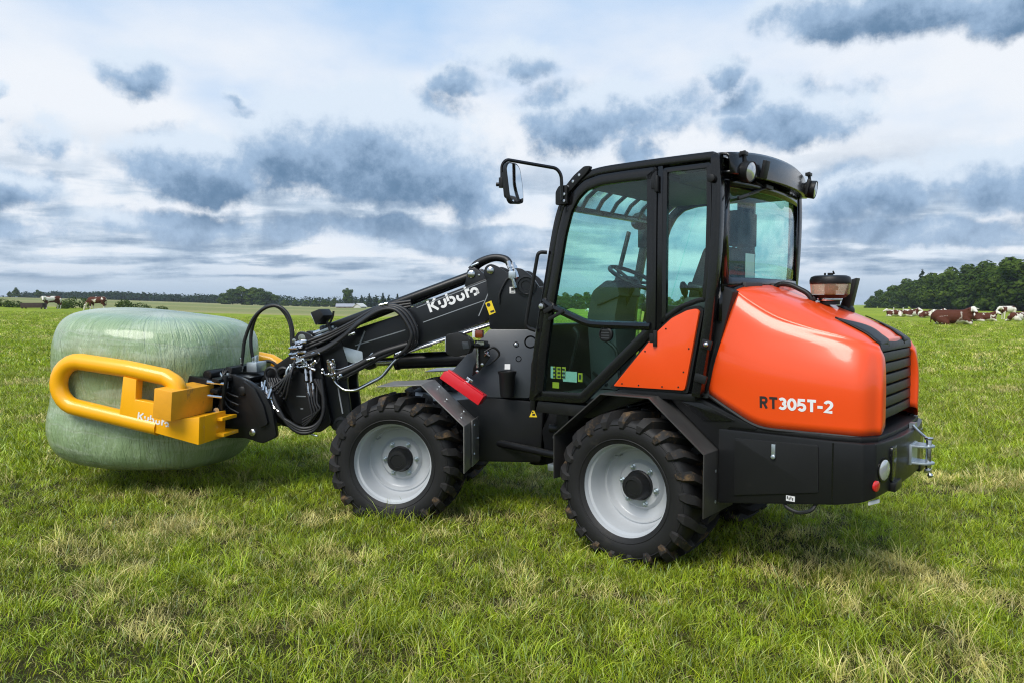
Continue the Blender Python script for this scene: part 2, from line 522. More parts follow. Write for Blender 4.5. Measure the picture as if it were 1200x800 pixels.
        while merged:
            merged = False
            for i in range(len(cl)):
                for j in range(len(cl) - 1, i, -1):
                    a, b = cl[i], cl[j]
                    if all(a[1][c] <= b[2][c] and b[1][c] <= a[2][c] for c in range(3)):
                        a[0] = a[0] + b[0]; a[1] = [min(a[1][c], b[1][c]) for c in range(3)]; a[2] = [max(a[2][c], b[2][c]) for c in range(3)]
                        del cl[j]; merged = True
        out = []
        for fs, lo, hi in cl:
            m = MB()
            ids = {}
            for k in fs:
                for i in s.f[k]:
                    if i not in ids: ids[i] = len(m.v); m.v.append(s.v[i])
                m.f.append(tuple(ids[i] for i in s.f[k])); m.mi.append(s.mi[k])
            out.append(m)
        return out
def link(name, me, parent=None, local=None, label=None):
    o = bpy.data.objects.new(name, me)
    COL.objects.link(o)
    if parent is not None: o.parent = parent
    if local is not None: o.matrix_local = local
    if label: o['label'] = label
    return o
def tag(o, label, cat, group=None, kind=None):
    if label: o['label'] = label
    if cat: o['category'] = cat
    if group: o['group'] = group
    if kind: o['kind'] = kind
    return o
def empty(name, M_):
    o = bpy.data.objects.new(name, None)
    o.empty_display_size = .2
    COL.objects.link(o)
    o.matrix_world = M_
    return o
def smoothstep(a, b, x):
    t = max(0.0, min(1.0, (x - a) / (b - a)))
    return t * t * (3 - 2 * t)

# frames of the articulated machine: x forward, y left, z up
RM = Matrix.Translation((1.1116, 4.8629, 0)) @ Matrix.Rotation(R(141), 4, 'Z')
FMW = Matrix.Translation((-.6844, 5.7482, 0)) @ Matrix.Rotation(R(170.5), 4, 'Z')
FM = RM.inverted() @ FMW

# ------------------------------------------------------------------ the field
def height(x, y):
    q = -x - .27 * max(y, 0)
    h = .035 * (math.log(1 + math.exp(min(q / 4.0, 40))) * 4.0) if q > -40 else 0.0
    h = 16 * math.tanh(h / 16)
    h -= .035 * 4.0 * math.log(2) * math.exp(-((x + .0) ** 2 + y * y) / 60.0) * 0.5
    h += .24 * math.exp(-(((x - 26) / 12) ** 2 + ((y - 43) / 9) ** 2))
    r = math.hypot(x, y)
    h += smoothstep(9, 30, r) * (.10 * noise.noise((x * .06, y * .06, 3.1)) + .05 * noise.noise((x * .2, y * .2, 8.0)))
    h -= .035 * math.exp(-(r / 14.0) ** 2)
    h += .022 * noise.noise((x * .55, y * .55, 1.7)) * (1 - .6 * math.exp(-r * r / 4))
    return h
def ground_mesh():
    m = MB()
    radii = [0.0]
    r = .35
    while r < 3500:
        radii.append(r); r *= 1.065 if r < 200 else 1.14
    na = 168
    rows = []
    for k in range(na):
        a = 2 * math.pi * k / na
        rows.append([(max(rr, .001) * math.sin(a), max(rr, .001) * math.cos(a), height(rr * math.sin(a), rr * math.cos(a))) for rr in radii])
    m.grid(rows, closed_u=True)
    return m.mesh('field', ground_mat(), smooth=80)
def grass_colour(t, pos):
    """sward colour shared by soil sheet and blades: lush, worn and dry patches"""
    p2 = t.vmap(pos, (1, 1, 0))
    big = t.noise(p2, .16, 4.0, .6)
    med = t.noise(p2, .75, 5.0, .62, .4)
    sml = t.noise(p2, 2.6, 4.0, .6)
    dry = t.step(t.add(t.mul(med, .65), t.mul(sml, .35)), .47, .61)
    return big, med, dry
def ground_mat():
    m, t, b = principled('field_grass_sheet')
    pos = t.node('ShaderNodeNewGeometry').outputs['Position']
    x, y, z = t.xyz(pos)
    dist = t.m('SQRT', t.add(t.mul(x, x), t.mul(y, y)))
    big, med, dry = grass_colour(t, pos)
    soil = t.mix(t.noise(pos, 40, 4, .6), (.018, .022, .005), (.070, .060, .020))  # soil colour darkened to carry the shade between the blades
    far_n = t.noise(t.vmap(pos, (1, .35, 0)), .35, 6.0, .62)
    fine_n = t.noise(t.vmap(pos, (1, .6, 0)), 3.0, 5.0, .7)
    farc = t.mix(t.step(t.add(t.mul(far_n, .6), t.mul(fine_n, .4)), .36, .66), (.130, .205, .007), (.340, .395, .024))
    farc = t.mix(t.mul(dry, .38), farc, (.36, .34, .10))
    farc = t.mix(t.mul(t.step(big, .45, .7), .35), farc, (.13, .21, .02))
    # cereal field beyond the boundary on the left
    bound = t.add(y, t.mul(x, .18))
    crop = t.mul(t.step(bound, 84, 90), t.step(x, 10.0, -20.0))
    cropc = t.mix(t.noise(t.vmap(pos, (.2, .02, 0)), 1.0, 4, .6), (.26, .25, .10), (.36, .32, .15))
    strip = t.step(t.noise(t.vmap(pos, (.0, .006, 0)), 1.0, 2, .5), .42, .55)
    cropc = t.mix(t.mul(strip, .6), cropc, (.13, .18, .05))
    farc = t.mix(crop, farc, cropc)
    c = t.mix(t.step(dist, 14.0, 34.0), soil, farc)
    t.put(b.inputs['Base Color'], c)
    b.inputs['Roughness'].default_value = .9
    b.inputs['Specular IOR Level'].default_value = .12
    hgt = t.add(t.noise(pos, 7.0, 6.0, .7), t.mul(t.noise(t.vmap(pos, (1, 1, 0)), 1.3, 4, .6), 2.0))
    t.l.new(t.bump(hgt, .9, .09), b.inputs['Normal'])
    return m
field = link('field_ground', ground_mesh())
field['kind'] = 'structure'

def blade_mat(name, cols, drycol, dryamt):
    m, t, b = principled(name)
    t.n.remove(b)
    out = [n for n in t.n if n.type == 'OUTPUT_MATERIAL'][0]
    pos = t.node('ShaderNodeNewGeometry').outputs['Position']
    rnd = t.node('ShaderNodeObjectInfo').outputs['Random']
    big, med, dry = grass_colour(t, pos)
    att = t.node('ShaderNodeAttribute'); att.attribute_name = 'tone'
    tone = att.outputs['Fac']
    c = t.mix(tone, cols[0], cols[1])
    c = t.mix(t.mul(t.step(t.add(t.mul(big, .6), t.mul(rnd, .4)), .38, .68), .65), c, cols[2])
    f = t.step(t.add(t.mul(dry, dryamt), t.add(t.mul(t.sub(rnd, .5), .5), t.mul(t.sub(tone, .5), .55))), .42, .72)
    c = t.mix(t.mul(f, .78), c, drycol)
    clump = t.noise(t.vmap(pos, (1, 1, 0)), 4.5, 3.0, .6)
    k = t.mul(t.lin(clump, .32, .68, .60, 1.35), t.lin(rnd, 0, 1, .72, 1.30))
    c = t.mix(1.0, c, t.vec(k, k, k), 'MULTIPLY')
    df = t.node('ShaderNodeBsdfDiffuse'); t.l.new(c, df.inputs[0])
    tl = t.node('ShaderNodeBsdfTranslucent'); t.l.new(c, tl.inputs[0])
    gl = t.node('ShaderNodeBsdfGlossy'); gl.inputs['Roughness'].default_value = .45; gl.inputs[0].default_value = (.8, .9, .9, 1)
    m1 = t.node('ShaderNodeMixShader'); m1.inputs[0].default_value = .30; t.l.new(df.outputs[0], m1.inputs[1]); t.l.new(tl.outputs[0], m1.inputs[2])
    m2 = t.node('ShaderNodeMixShader'); m2.inputs[0].default_value = .05; t.l.new(m1.outputs[0], m2.inputs[1]); t.l.new(gl.outputs[0], m2.inputs[2])
    t.l.new(m2.outputs[0], out.inputs['Surface'])
    return m
G1 = blade_mat('grass_blade', ((.105, .185, .004), (.520, .570, .028), (.300, .415, .008)), (.72, .60, .24), .78)
G2 = blade_mat('straw_blade', ((.40, .36, .10), (.60, .50, .20), (.36, .36, .08)), (.62, .51, .23), .9)

def tuft(name, n, spread, h0, h1, w, lean, mtl, seed):
    r = random.Random(seed)
    vs, fs, tone = [], [], []
    for i in range(n):
        a = r.uniform(0, 6.283); d = spread * math.sqrt(r.random())
        x0, y0 = d * math.cos(a), d * math.sin(a)
        h = r.uniform(h0, h1); ww = w * r.uniform(.7, 1.25)
        la = r.uniform(0, 6.283); ln = lean * r.uniform(.25, 1.2)
        lx, ly = math.cos(la), math.sin(la)
        fa = r.uniform(0, 3.1416); px, py = math.cos(fa), math.sin(fa)
        o = len(vs)
        tn = r.random()
        for s, wf in ((0, .8), (.4, 1.0), (.75, .7)):
            bx = x0 + lx * ln * h * s ** 1.8; by = y0 + ly * ln * h * s ** 1.8
            bz = h * s * (1 - .28 * ln * s) - .012
            vs += [(bx - px * ww * wf, by - py * ww * wf, bz), (bx + px * ww * wf, by + py * ww * wf, bz)]
        vs.append((x0 + lx * ln * h, y0 + ly * ln * h, h * (1 - .34 * ln) - .012))
        tone += [tn] * 7
        fs += [(o, o + 1, o + 3, o + 2), (o + 2, o + 3, o + 5, o + 4), (o + 4, o + 5, o + 6)]
    me = bpy.data.meshes.new(name)
    me.from_pydata(vs, [], fs)
    at = me.attributes.new('tone', 'FLOAT', 'POINT')
    at.data.foreach_set('value', tone)
    me.materials.append(mtl)
    me.shade_smooth()
    return me
def tuft_collection(name, specs):
    c = bpy.data.collections.new(name)
    for i, sp in enumerate(specs):
        o = bpy.data.objects.new('%s_%d' % (name, i), tuft('%s_%d' % (name, i), *sp))
        c.objects.link(o)
    return c
NEAR = tuft_collection('near_tuft', [
    (24, .055, .025, .065, .0016, .8, G1, 1), (22, .060, .03, .075, .0017, .9, G1, 2), (20, .05, .02, .055, .0019, 1.0, G1, 3),
    (16, .045, .05, .105, .0017, .85, G1, 4), (16, .07, .02, .06, .0013, 1.25, G2, 5), (26, .065, .02, .05, .0016, 1.0, G1, 6), (14, .08, .015, .045, .0013, 1.4, G2, 7)])
MIDT = tuft_collection('mid_tuft', [
    (34, .12, .04, .10, .0033, .8, G1, 11), (30, .11, .05, .12, .0036, .85, G1, 12), (26, .12, .04, .085, .0028, 1.1, G2, 13), (32, .13, .035, .09, .0034, .9, G1, 14), (30, .12, .05, .11, .0034, .8, G1, 15)])
FART = tuft_collection('far_tuft', [
    (60, .36, .04, .10, .007, .85, G1, 21), (60, .34, .04, .11, .007, .85, G1, 22), (60, .38, .04, .10, .007, .9, G1, 24), (60, .36, .04, .09, .007, .85, G1, 25)])
TALL = tuft_collection('tall_tuft', [
    (34, .06, .09, .17, .0019, .85, G1, 31), (30, .08, .08, .19, .0018, .95, G1, 32), (16, .07, .10, .20, .0011, .8, G2, 33), (36, .07, .08, .16, .0018, .8, G1, 34), (9, .03, .03, .07, .0065, 1.3, G1, 35)])

def scatter(name, coll, r0, r1, half, dens, smin, smax, seed, label, patch=None, tilt=.25, steps=14):
    """one sward object: instances of tufts over a wedge of the field in front of the camera"""
    rows = []
    na = max(16, int(half * 2 / 2.5))
    vs, fs, dn = [], [], []
    nr = steps
    for i in range(na + 1):
        a = R(-half + 2 * half * i / na)
        for j in range(nr + 1):
            rr = r0 * (r1 / r0) ** (j / nr)
            x, y = rr * math.sin(a), rr * math.cos(a)
            vs.append((x, y, height(x, y)))
            d = dens(rr)
            if patch: d *= patch(x, y)
            dn.append(d)
    for i in range(na):
        for j in range(nr):
            k = i * (nr + 1) + j
            fs.append((k, k + 1, k + nr + 2, k + nr + 1))
    me = bpy.data.meshes.new(name)
    me.from_pydata(vs, [], fs)
    at = me.attributes.new('dens', 'FLOAT', 'POINT')
    at.data.foreach_set('value', dn)
    o = link(name, me)
    tag(o, label, 'grass', None, 'stuff')
    ng = bpy.data.node_groups.new(name, 'GeometryNodeTree')
    ng.interface.new_socket('Geometry', in_out='INPUT', socket_type='NodeSocketGeometry')
    ng.interface.new_socket('Geometry', in_out='OUTPUT', socket_type='NodeSocketGeometry')
    N, Lk = ng.nodes, ng.links
    gi, go = N.new('NodeGroupInput'), N.new('NodeGroupOutput')
    dp = N.new('GeometryNodeDistributePointsOnFaces')
    na_ = N.new('GeometryNodeInputNamedAttribute'); na_.data_type = 'FLOAT'; na_.inputs['Name'].default_value = 'dens'
    Lk.new(gi.outputs[0], dp.inputs['Mesh'])
    Lk.new(na_.outputs['Attribute'], dp.inputs['Density'])
    dp.inputs['Seed'].default_value = seed
    ci = N.new('GeometryNodeCollectionInfo')
    ci.inputs['Collection'].default_value = coll
    ci.inputs['Separate Children'].default_value = True
    ci.inputs['Reset Children'].default_value = True
    rv = N.new('FunctionNodeRandomValue'); rv.data_type = 'FLOAT_VECTOR'
    rv.inputs[0].default_value = (-tilt, -tilt, 0); rv.inputs[1].default_value = (tilt, tilt, 6.283)
    rs = N.new('FunctionNodeRandomValue'); rs.data_type = 'FLOAT'
    rs.inputs[2].default_value = smin; rs.inputs[3].default_value = smax
    rs.inputs['Seed'].default_value = seed + 5
    ip = N.new('GeometryNodeInstanceOnPoints')
    Lk.new(dp.outputs['Points'], ip.inputs['Points'])
    Lk.new(ci.outputs[0], ip.inputs['Instance'])
    ip.inputs['Pick Instance'].default_value = True
    Lk.new(rv.outputs[0], ip.inputs['Rotation'])
    Lk.new(rs.outputs[1], ip.inputs['Scale'])
    Lk.new(ip.outputs[0], go.inputs[0])
    md = o.modifiers.new('scatter', 'NODES')
    md.node_group = ng
    return o
def worn(x, y):
    v = noise.noise((x * .9, y * .9, 5.0)) * .6 + noise.noise((x * 2.7, y * 2.7, 2.0)) * .4
    return max(.50, min(1.35, 1.0 + 1.3 * v))
def lush(x, y):
    v = noise.noise((x * .8, y * .8, 11.0)) * .6 + noise.noise((x * 2.1, y * 2.1, 4.0)) * .5
    return max(0.0, v - .02) * 4.2
GRASS_ON = True
if GRASS_ON:
    scatter('grass_near', NEAR, 1.6, 7.5, 52, lambda r: 700 if r < 5 else 700 * (5 / r), .7, 1.4, 1, 'short worn pasture grass in the foreground around the loader', worn)
    scatter('grass_tufts', TALL, 1.6, 14, 52, lambda r: 58, .55, 1.25, 2, 'longer loose grass tufts standing out of the short sward', lush)
    scatter('grass_middle', MIDT, 7.2, 19, 50, lambda r: 150 * min(1, 9 / r), .8, 1.4, 3, 'pasture grass behind the loader and the bale', worn)
    scatter('grass_far', FART, 18, 75, 48, lambda r: 22 * min(1, (22 / r) ** 1.5), .8, 1.4, 4, 'pasture grass stretching back towards the cows', None)

# ------------------------------------------------------------------ the wheel loader
loader = empty('wheel_loader', RM)
tag(loader, 'orange and black articulated wheel loader with telescopic boom parked on the grass', 'wheel loader')
def RP(name, mb, mt, bevel=0.0, parent=None, label=None, smooth=35, seg=2):
    """part on the rear half of the machine"""
    return mb.build(name, mt, parent or loader, bevel, seg, smooth, None, label)
def FP(name, mb, mt, bevel=0.0, parent=None, label=None, smooth=35, seg=2):
    """part on the front half (turned at the joint); sub-parts inherit"""
    return mb.build(name, mt, parent or loader, bevel, seg, smooth, None if parent else FM, label)

# ---- wheels -------------------------------------------------------
AXLE = .42
def tyre_mesh():
    m = MB()
    prof = [(.272, -.185), (.292, -.200), (.325, -.212), (.362, -.213), (.394, -.203), (.412, -.185), (.418, -.12), (.422, 0), (.418, .12), (.412, .185), (.394, .203), (.362, .213), (.325, .212), (.292, .200), (.272, .185)]
    m.lathe(prof, (0, 0, 0), (0, 1, 0), 72, cap=False)
    m.cur = 1
    n = 21
    for k in range(n):
        for sgn in (-1, 1):
            a0 = 2 * math.pi * (k + (.5 if sgn > 0 else 0)) / n
            # lug: curved bar from the crown back to the shoulder
            secs = []
            for (u, adv, top, wd) in ((-.012, 0.0, .4625, .021), (.06, .045, .465, .020), (.13, .115, .462, .022), (.185, .185, .453, .026), (.214, .215, .408, .025), (.2145, .225, .372, .014)):
                a = a0 + adv * -1.0
                base = .408 if u < .19 else (.392 if u < .2142 else .360)
                if u >= .2142: base = .355
                q = []
                for (rr, da) in ((base, -wd * 1.35), (top, -wd), (top, wd), (base, wd * 1.35)):
                    aa = a + da / .45
                    yy = u * sgn
                    if u > .2: yy = (u + (.010 if rr == top else -.006)) * sgn
                    q.append((rr * math.cos(aa), yy, rr * math.sin(aa)))
                secs.append(q)
            vs = [p for q in secs for p in q]
            fs = []
            for i in range(len(secs) - 1):
                for j in range(4):
                    fs.append((i * 4 + j, i * 4 + (j + 1) % 4, (i + 1) * 4 + (j + 1) % 4, (i + 1) * 4 + j))
            fs += [(3, 2, 1, 0), tuple((len(secs) - 1) * 4 + j for j in range(4))]
            m._add(vs, fs)
    # moulded rings on the sidewalls
    m.cur = 0
    for sgn in (-1, 1):
        for rr, yy in ((.300, .2035), (.385, .2085)):
            m.tube([(rr * math.cos(2 * math.pi * i / 64), yy * sgn, rr * math.sin(2 * math.pi * i / 64)) for i in range(64)], .0035, 6, closed=True)
    return m.mesh('tyre', [rubber, mud_rubber], bevel=0, smooth=40)
def rim_mesh():
    m = MB()
    # outside of the wheel is +y
    prof = [(.284, .176), (.294, .186), (.294, .192), (.287, .194), (.279, .188), (.270, .168), (.267, .150), (.253, .144), (.249, .128), (.246, .070), (.240, .030), (.233, .016), (.224, .014), (.222, .020), (.216, .020),
            (.212, .008), (.205, -.010), (.196, -.018), (.150, -.022), (.138, -.006), (.130, .003), (.085, .003), (.085, -.03), (.20, -.05), (.245, -.10), (.262, -.16), (.29, -.19), (.284, -.176), (.26, -.14), (.25, .0), (.262, .14), (.284, .176)]
    m.lathe(prof, (0, 0, 0), (0, 1, 0), 64, cap=False)
    return m.mesh('rim', rim_paint, smooth=38)
def hub_mesh():
    m = MB()
    m.lathe([(.090, -.005), (.090, .014), (.082, .020), (.080, .045), (.076, .050), (.074, .078), (.066, .088), (.046, .090), (.044, .085), (.001, .085)], (0, 0, 0), (0, 1, 0), 28)
    return m.mesh('hub', black_plastic, smooth=40)
def bolt_mesh(r=.013, h=.024):
    m = MB()
    m.lathe([(r * 1.5, 0), (r * 1.5, .005), (r, .0052), (r, h), (r * .55, h + .0005), (r * .5, h + .010), (.0005, h + .010)], (0, 0, 0), (0, 1, 0), 6)
    return m.mesh('wheel_bolt', galv, smooth=20)
TY, RI, HU, BO = tyre_mesh(), rim_mesh(), hub_mesh(), bolt_mesh()
val = MB(); val.tube([(.205, .0, 0), (.205, .05, 0), (.213, .075, 0)], .005, 8); VA = val.mesh('valve', chrome)
def wheel(front, side, spin):
    base = FM if front else Matrix.Identity(4)
    M_ = base @ Matrix.Translation((0, .556 * side, AXLE)) @ (Matrix.Rotation(math.pi, 4, 'Z') if side < 0 else Matrix.Identity(4)) @ Matrix.Rotation(spin, 4, 'Y')
    w = link('wheel', RI, loader, M_, '%s wheel with silver rim' % ('front' if front else 'rear'))
    link('tyre', TY, w, None, 'black lugged tyre with dried mud')
    link('hub', HU, w)
    for k in range(6):
        a = 2 * math.pi * k / 6 + .3
        link('wheel_bolt', BO, w, Matrix.Translation((.114 * math.cos(a), .003, .114 * math.sin(a))))
    link('valve', VA, w, Matrix.Rotation(-1.1, 4, 'Y'))
for fr_, sd, sp in ((False, 1, .15), (True, 1, .33), (False, -1, .6), (True, -1, 1.0)): wheel(fr_, sd, sp)

# ---- mudguards ----------------------------------------------------
def guard(pts, y0, y1, th=.008):
    m = MB()
    P = [Vector((p[0], p[1])) for p in pts]
    off = []
    for i in range(len(P)):
        e1 = (P[i] - P[max(i - 1, 0)]); e2 = (P[min(i + 1, len(P) - 1)] - P[i])
        e1 = e1.normalized() if e1.length else e2.normalized(); e2 = e2.normalized() if e2.length else e1
        b = Vector((-e1.y - e2.y, e1.x + e2.x)); b = b / max(.5, b.length_squared / 2)
        off.append(P[i] + b * th)
    m.prism([tuple(p) for p in P] + [tuple(p) for p in reversed(off)], y0, y1)
    return m
rear_arc = [(.488, .42), (.488, .690), (.158, .965), (-.158, .965), (-.488, .690), (-.488, .345)]
for s in (1, -1):
    g = RP('mudguard', guard(rear_arc, .36 * s, .75 * s, -.008), steel_guard, .003, label='angular black steel rear mudguard')
    # turned-down lip and bolt heads
    lm = MB()
    for i in range(5):
        a, b = rear_arc[i], rear_arc[i + 1]
        lm.prism([(a[0] * .995, a[1] - .004), (b[0] * .995, b[1] - .004), (b[0] * .93, b[1] - .022), (a[0] * .93, a[1] - .022)], .7445 * s, .7495 * s) if 0 else None
    bm_ = MB()
    for (x, z) in ((.40, .735), (.30, .82), (.484, .60)):
        bm_.lathe([(.009, 0), (.009, .006), (.0005, .007)], (x * .965, .58 * s, z - .016), (-.6, 0, -.7), 6)
    bm_.lathe([(.010, 0), (.010, .007), (.0005, .008)], (-.490, .60 * s, .41), (-1, 0, 0), 6)
    bm_.lathe([(.010, 0), (.010, .007), (.0005, .008)], (-.490, .60 * s, .58), (-1, 0, 0), 6)
    RP('bolt', bm_, galv, parent=g)
front_arc = [(.10, .945), (-.205, .962), (-.500, .690), (-.500, .375)]
for s in (1, -1):
    g = FP('mudguard', guard(front_arc, .40 * s, .75 * s, .008), bare_steel, .003, label='angular bare steel front mudguard')
    m = MB()
    m.prism([(-.506, .70), (-.512, .70), (-.512, .38), (-.506, .38)], .34 * s, .56 * s)
    m.box((-.365, .52 * s, .845), (.36, .012, .003), (0, R(42.7) * 1, 0)) if 0 else None
    FP('bracket_plate', m, bare_steel, .002, parent=g)
    b2 = MB()
    for (x, z, y) in ((-.26, .917, .50), (-.34, .843, .60), (-.44, .752, .52), (-.46, .733, .68)):
        b2.lathe([(.009, 0), (.009, .006), (.0005, .007)], (x - .005, y * s, z + .002), (-.68, 0, .73), 6)
    for (y, z) in ((.50, .66), (.50, .46), (.38, .55)):
        b2.lathe([(.009, 0), (.009, .006), (.0005, .007)], (-.512, y * s, z), (-1, 0, 0), 6)
    FP('bolt', b2, galv, parent=g)

# ---- rear chassis and counterweight --------------------------------
m = MB()
m.prism([(.86, .40), (.90, .62), (.80, .82), (-.60, .86), (-.60, .42), (.3, .36)], -.33, .33)
m.box((-.0, 0, .43), (.22, 1.0, .20))
chassis = RP('rear_chassis', m, black_paint, .012)
# side skirt and counterweight as one rounded casting (plan outline, with a sloped underside)
def plan_block(outline, z0f, z1, inset_top=.0):
    mb = MB()
    n = len(outline)
    vs = [(x, y, z0f(x)) for x, y in outline] + [(x, y, z1) for x, y in outline]
    mb._add(vs, [tuple(range(n - 1, -1, -1)), tuple(range(n, 2 * n))] + [(i, (i + 1) % n, n + (i + 1) % n, n + i) for i in range(n)])
    return mb
half = [(-.50, .585), (-1.13, .592), (-1.245, .580), (-1.290, .535), (-1.312, .44), (-1.340, .22), (-1.348, 0)]
outline = half + [(x, -y) for x, y in reversed(half[:-1])]
def under(x): return .40 + max(0, (-x - .55)) * .165 + max(0, -x - 1.22) * .30
cw = RP('counterweight', plan_block(outline, under, .815), black_paint, .012, label='black counterweight with rear bumper')
m = MB()   # upper deck the hood stands on
half2 = [(-.52, .572), (-1.10, .572), (-1.225, .548), (-1.285, .475), (-1.305, .2), (-1.31, 0)]
m2 = plan_block(half2 + [(x, -y) for x, y in reversed(half2[:-1])], lambda x: .8155, .838)
RP('deck_edge', m2, black_plastic, .006, parent=cw)
for s in (1, -1):
    m = MB(); m.prism(round_poly([(-.598, .775), (-1.035, .785), (-1.040, .545), (-.598, .462)], .012), .588 * s, .597 * s)
    c = RP('access_cover', m, black_plastic, .003, parent=cw, label='black access cover with latch')
    m = MB(); m.box((-.812, .601 * s, .735), (.020, .012, .062)); m.lathe([(.012, 0), (.012, .008), (.004, .010)], (-.812, .604 * s, .700), (0, s, 0), 12)
    RP('latch', m, galv, .002, parent=cw)
    # joint line between skirt and casting
    m = MB(); m.box((-1.105, .5885 * s, .655), (.007, .012, .30)); RP('joint_strip', m, black_gloss, parent=cw)
    # raised angled plate in front of the hood
    m = MB(); m.prism([(-.19, .963), (-.40, .968), (-.72, .835), (-.70, .825), (-.56, .825), (-.505, .69)], .40 * s, .580 * s)
    RP('side_plate', m, black_paint, .008, parent=cw)
    m = MB(); m.prism(round_poly([(-.275, .945), (-.40, .948), (-.60, .865), (-.42, .850)], .015), .5805 * s, .588 * s)
    RP('plate_boss', m, black_gloss, .003, parent=cw)
m = MB(); m.box((-.90, .590, .492), (.045, .004, .028)); RP('label_plate', m, sticker_white, parent=cw)
m = MB()
for k in range(4): m.box((-.912 + k * .009, .5925, .492 + (.004 if k % 2 else -.002)), (.005, .001, .014))
RP('label_print', m, dark_mark, parent=cw)
m = MB(); m.tube(catmull([(-.86, .56, .46), (-.88, .58, .44), (-.94, .585, .425), (-1.0, .58, .445), (-1.02, .56, .48)], 5), .010, 8); RP('drain_hose', m, hose, parent=cw)
# lamps, reflectors and recesses in the rear of the bumper
def rear_pt(y):     # point and outward normal on the curved rear face
    pts = [(.535, -1.290), (.44, -1.312), (.22, -1.340), (0, -1.348)]
    ya = abs(y)
    for (y1, x1), (y0, x0) in zip(pts, pts[1:]):
        if y0 <= ya <= y1:
            f = (ya - y0) / (y1 - y0)
            nx, ny = -(y1 - y0), -(x0 - x1) * -1
            nrm = Vector((-(y1 - y0), (x1 - x0), 0)).normalized()
            if y < 0: nrm.y = -nrm.y
            return x0 + (x1 - x0) * f, nrm
    return -1.275, Vector((-1, 0, 0))
for s in (1, -1):
    x, n_ = rear_pt(.455); n_ = Vector((n_.x, abs(n_.y) * s, 0))
    m = MB(); m.lathe([(.062, -.004), (.062, .004), (.054, .0045), (.052, -.002)], (x, .455 * s, .675), n_, 28, cap=False)
    lp = RP('rear_lamp', m, black_gloss, parent=cw)
    m = MB(); m.lathe([(.051, -.003), (.051, .006), (.040, .011), (.0005, .013)], (x, .455 * s, .675), n_, 28)
    RP('lens', m, lamp_lens, parent=lp) if 0 else m.build('lens', lamp_lens, lp, label='clear round lamp lens')
    m = MB(); m.lathe([(.027, 0), (.027, .007), (.022, .010), (.0005, .011)], (-1.290, .530 * s, .605), Vector((-.95, .30 * s, 0)), 24)
    RP('reflector', m, red_lens, parent=cw, label='round red reflector')
    m = MB(); m.prism(round_poly([(.24 * s, .60), (.24 * s, .78), (.38 * s, .78), (.38 * s, .60)], .02), -1.331, -1.310, 'x')
    RP('recess', m, black_gloss, .004, parent=cw)
    m = MB(); m.box((-1.325, .30 * s, .575), (.045, .14, .05)); RP('step', m, black_paint, .010, parent=cw)
m = MB(); m.box((-1.277, .50, .517), (.006, .09, .018), (0, 0, R(-18))); RP('label_plate', m, sticker_white, parent=cw)
# galvanised tow hitch at the centre
m = MB()
m.prism(round_poly([(-1.34, .07), (-1.43, .055), (-1.46, 0), (-1.43, -.055), (-1.34, -.07)], .02), .735, .747, 'z')
m.prism(round_poly([(-1.34, .07), (-1.43, .055), (-1.46, 0), (-1.43, -.055), (-1.34, -.07)], .02), .645, .657, 'z')
m.box((-1.35, 0, .696), (.016, .15, .11))
hitch = RP('tow_hitch', m, galv, .003, label='galvanised clevis tow hitch')
m = MB(); m.rod((-1.425, 0, .60), (-1.425, 0, .775), .014, 14); m.lathe([(.022, 0), (.022, .012), (.0005, .014)], (-1.425, 0, .775), (0, 0, 1), 14); m.box((-1.425, 0, .61), (.03, .055, .02)); m.ball((-1.44, .03, .59), .014)
RP('hitch_pin', m, chrome, .002, parent=hitch)
m = MB(); m.tube(round_path([(-1.33, -.09, .83), (-1.37, -.06, .80), (-1.425, -.01, .772)], .02), .007, 8); m.box((-1.325, -.12, .82), (.03, .05, .045))
RP('lanyard', m, galv, parent=hitch)

# ---- engine hood ---------------------------------------------------
HB = [(-.43, .570, 1.005), (-.57, .574, .925), (-.73, .574, .850), (-.92, .568, .842), (-1.09, .556, .842), (-1.215, .527, .842), (-1.268, .455, .842)]
HMd = [(-.47, .583, 1.20), (-.59, .588, 1.165), (-.74, .588, 1.13), (-.92, .580, 1.11), (-1.09, .564, 1.10), (-1.215, .533, 1.09), (-1.268, .458, 1.085)]
HU_ = [(-.535, .553, 1.44), (-.63, .553, 1.39), (-.76, .549, 1.33), (-.93, .538, 1.295), (-1.09, .520, 1.267), (-1.207, .488, 1.243), (-1.257, .432, 1.230)]
HC0 = [(-.556, .517, 1.545), (-.655, .519, 1.476), (-.785, .515, 1.406), (-.945, .505, 1.357), (-1.09, .488, 1.323), (-1.195, .455, 1.292), (-1.243, .408, 1.272)]
HC = [(-.560, .490, 1.574), (-.662, .492, 1.508), (-.792, .488, 1.438), (-.95, .474, 1.386), (-1.09, .460, 1.346), (-1.188, .430, 1.315), (-1.232, .390, 1.293)]
HR = [(-.575, .32, 1.598), (-.68, .315, 1.556), (-.80, .305, 1.508), (-.95, .295, 1.447), (-1.09, .285, 1.388), (-1.18, .275, 1.346), (-1.222, .26, 1.315)]
HN = [(-.58, 0, 1.610), (-.69, 0, 1.568), (-.81, 0, 1.520), (-.96, 0, 1.459), (-1.10, 0, 1.398), (-1.185, 0, 1.356), (-1.227, 0, 1.322)]
rows7 = [HB, HMd, HU_, HC0, HC, HR, HN]
full = rows7 + [[(x, -y, z) for x, y, z in r] for r in reversed(rows7[:-1])]
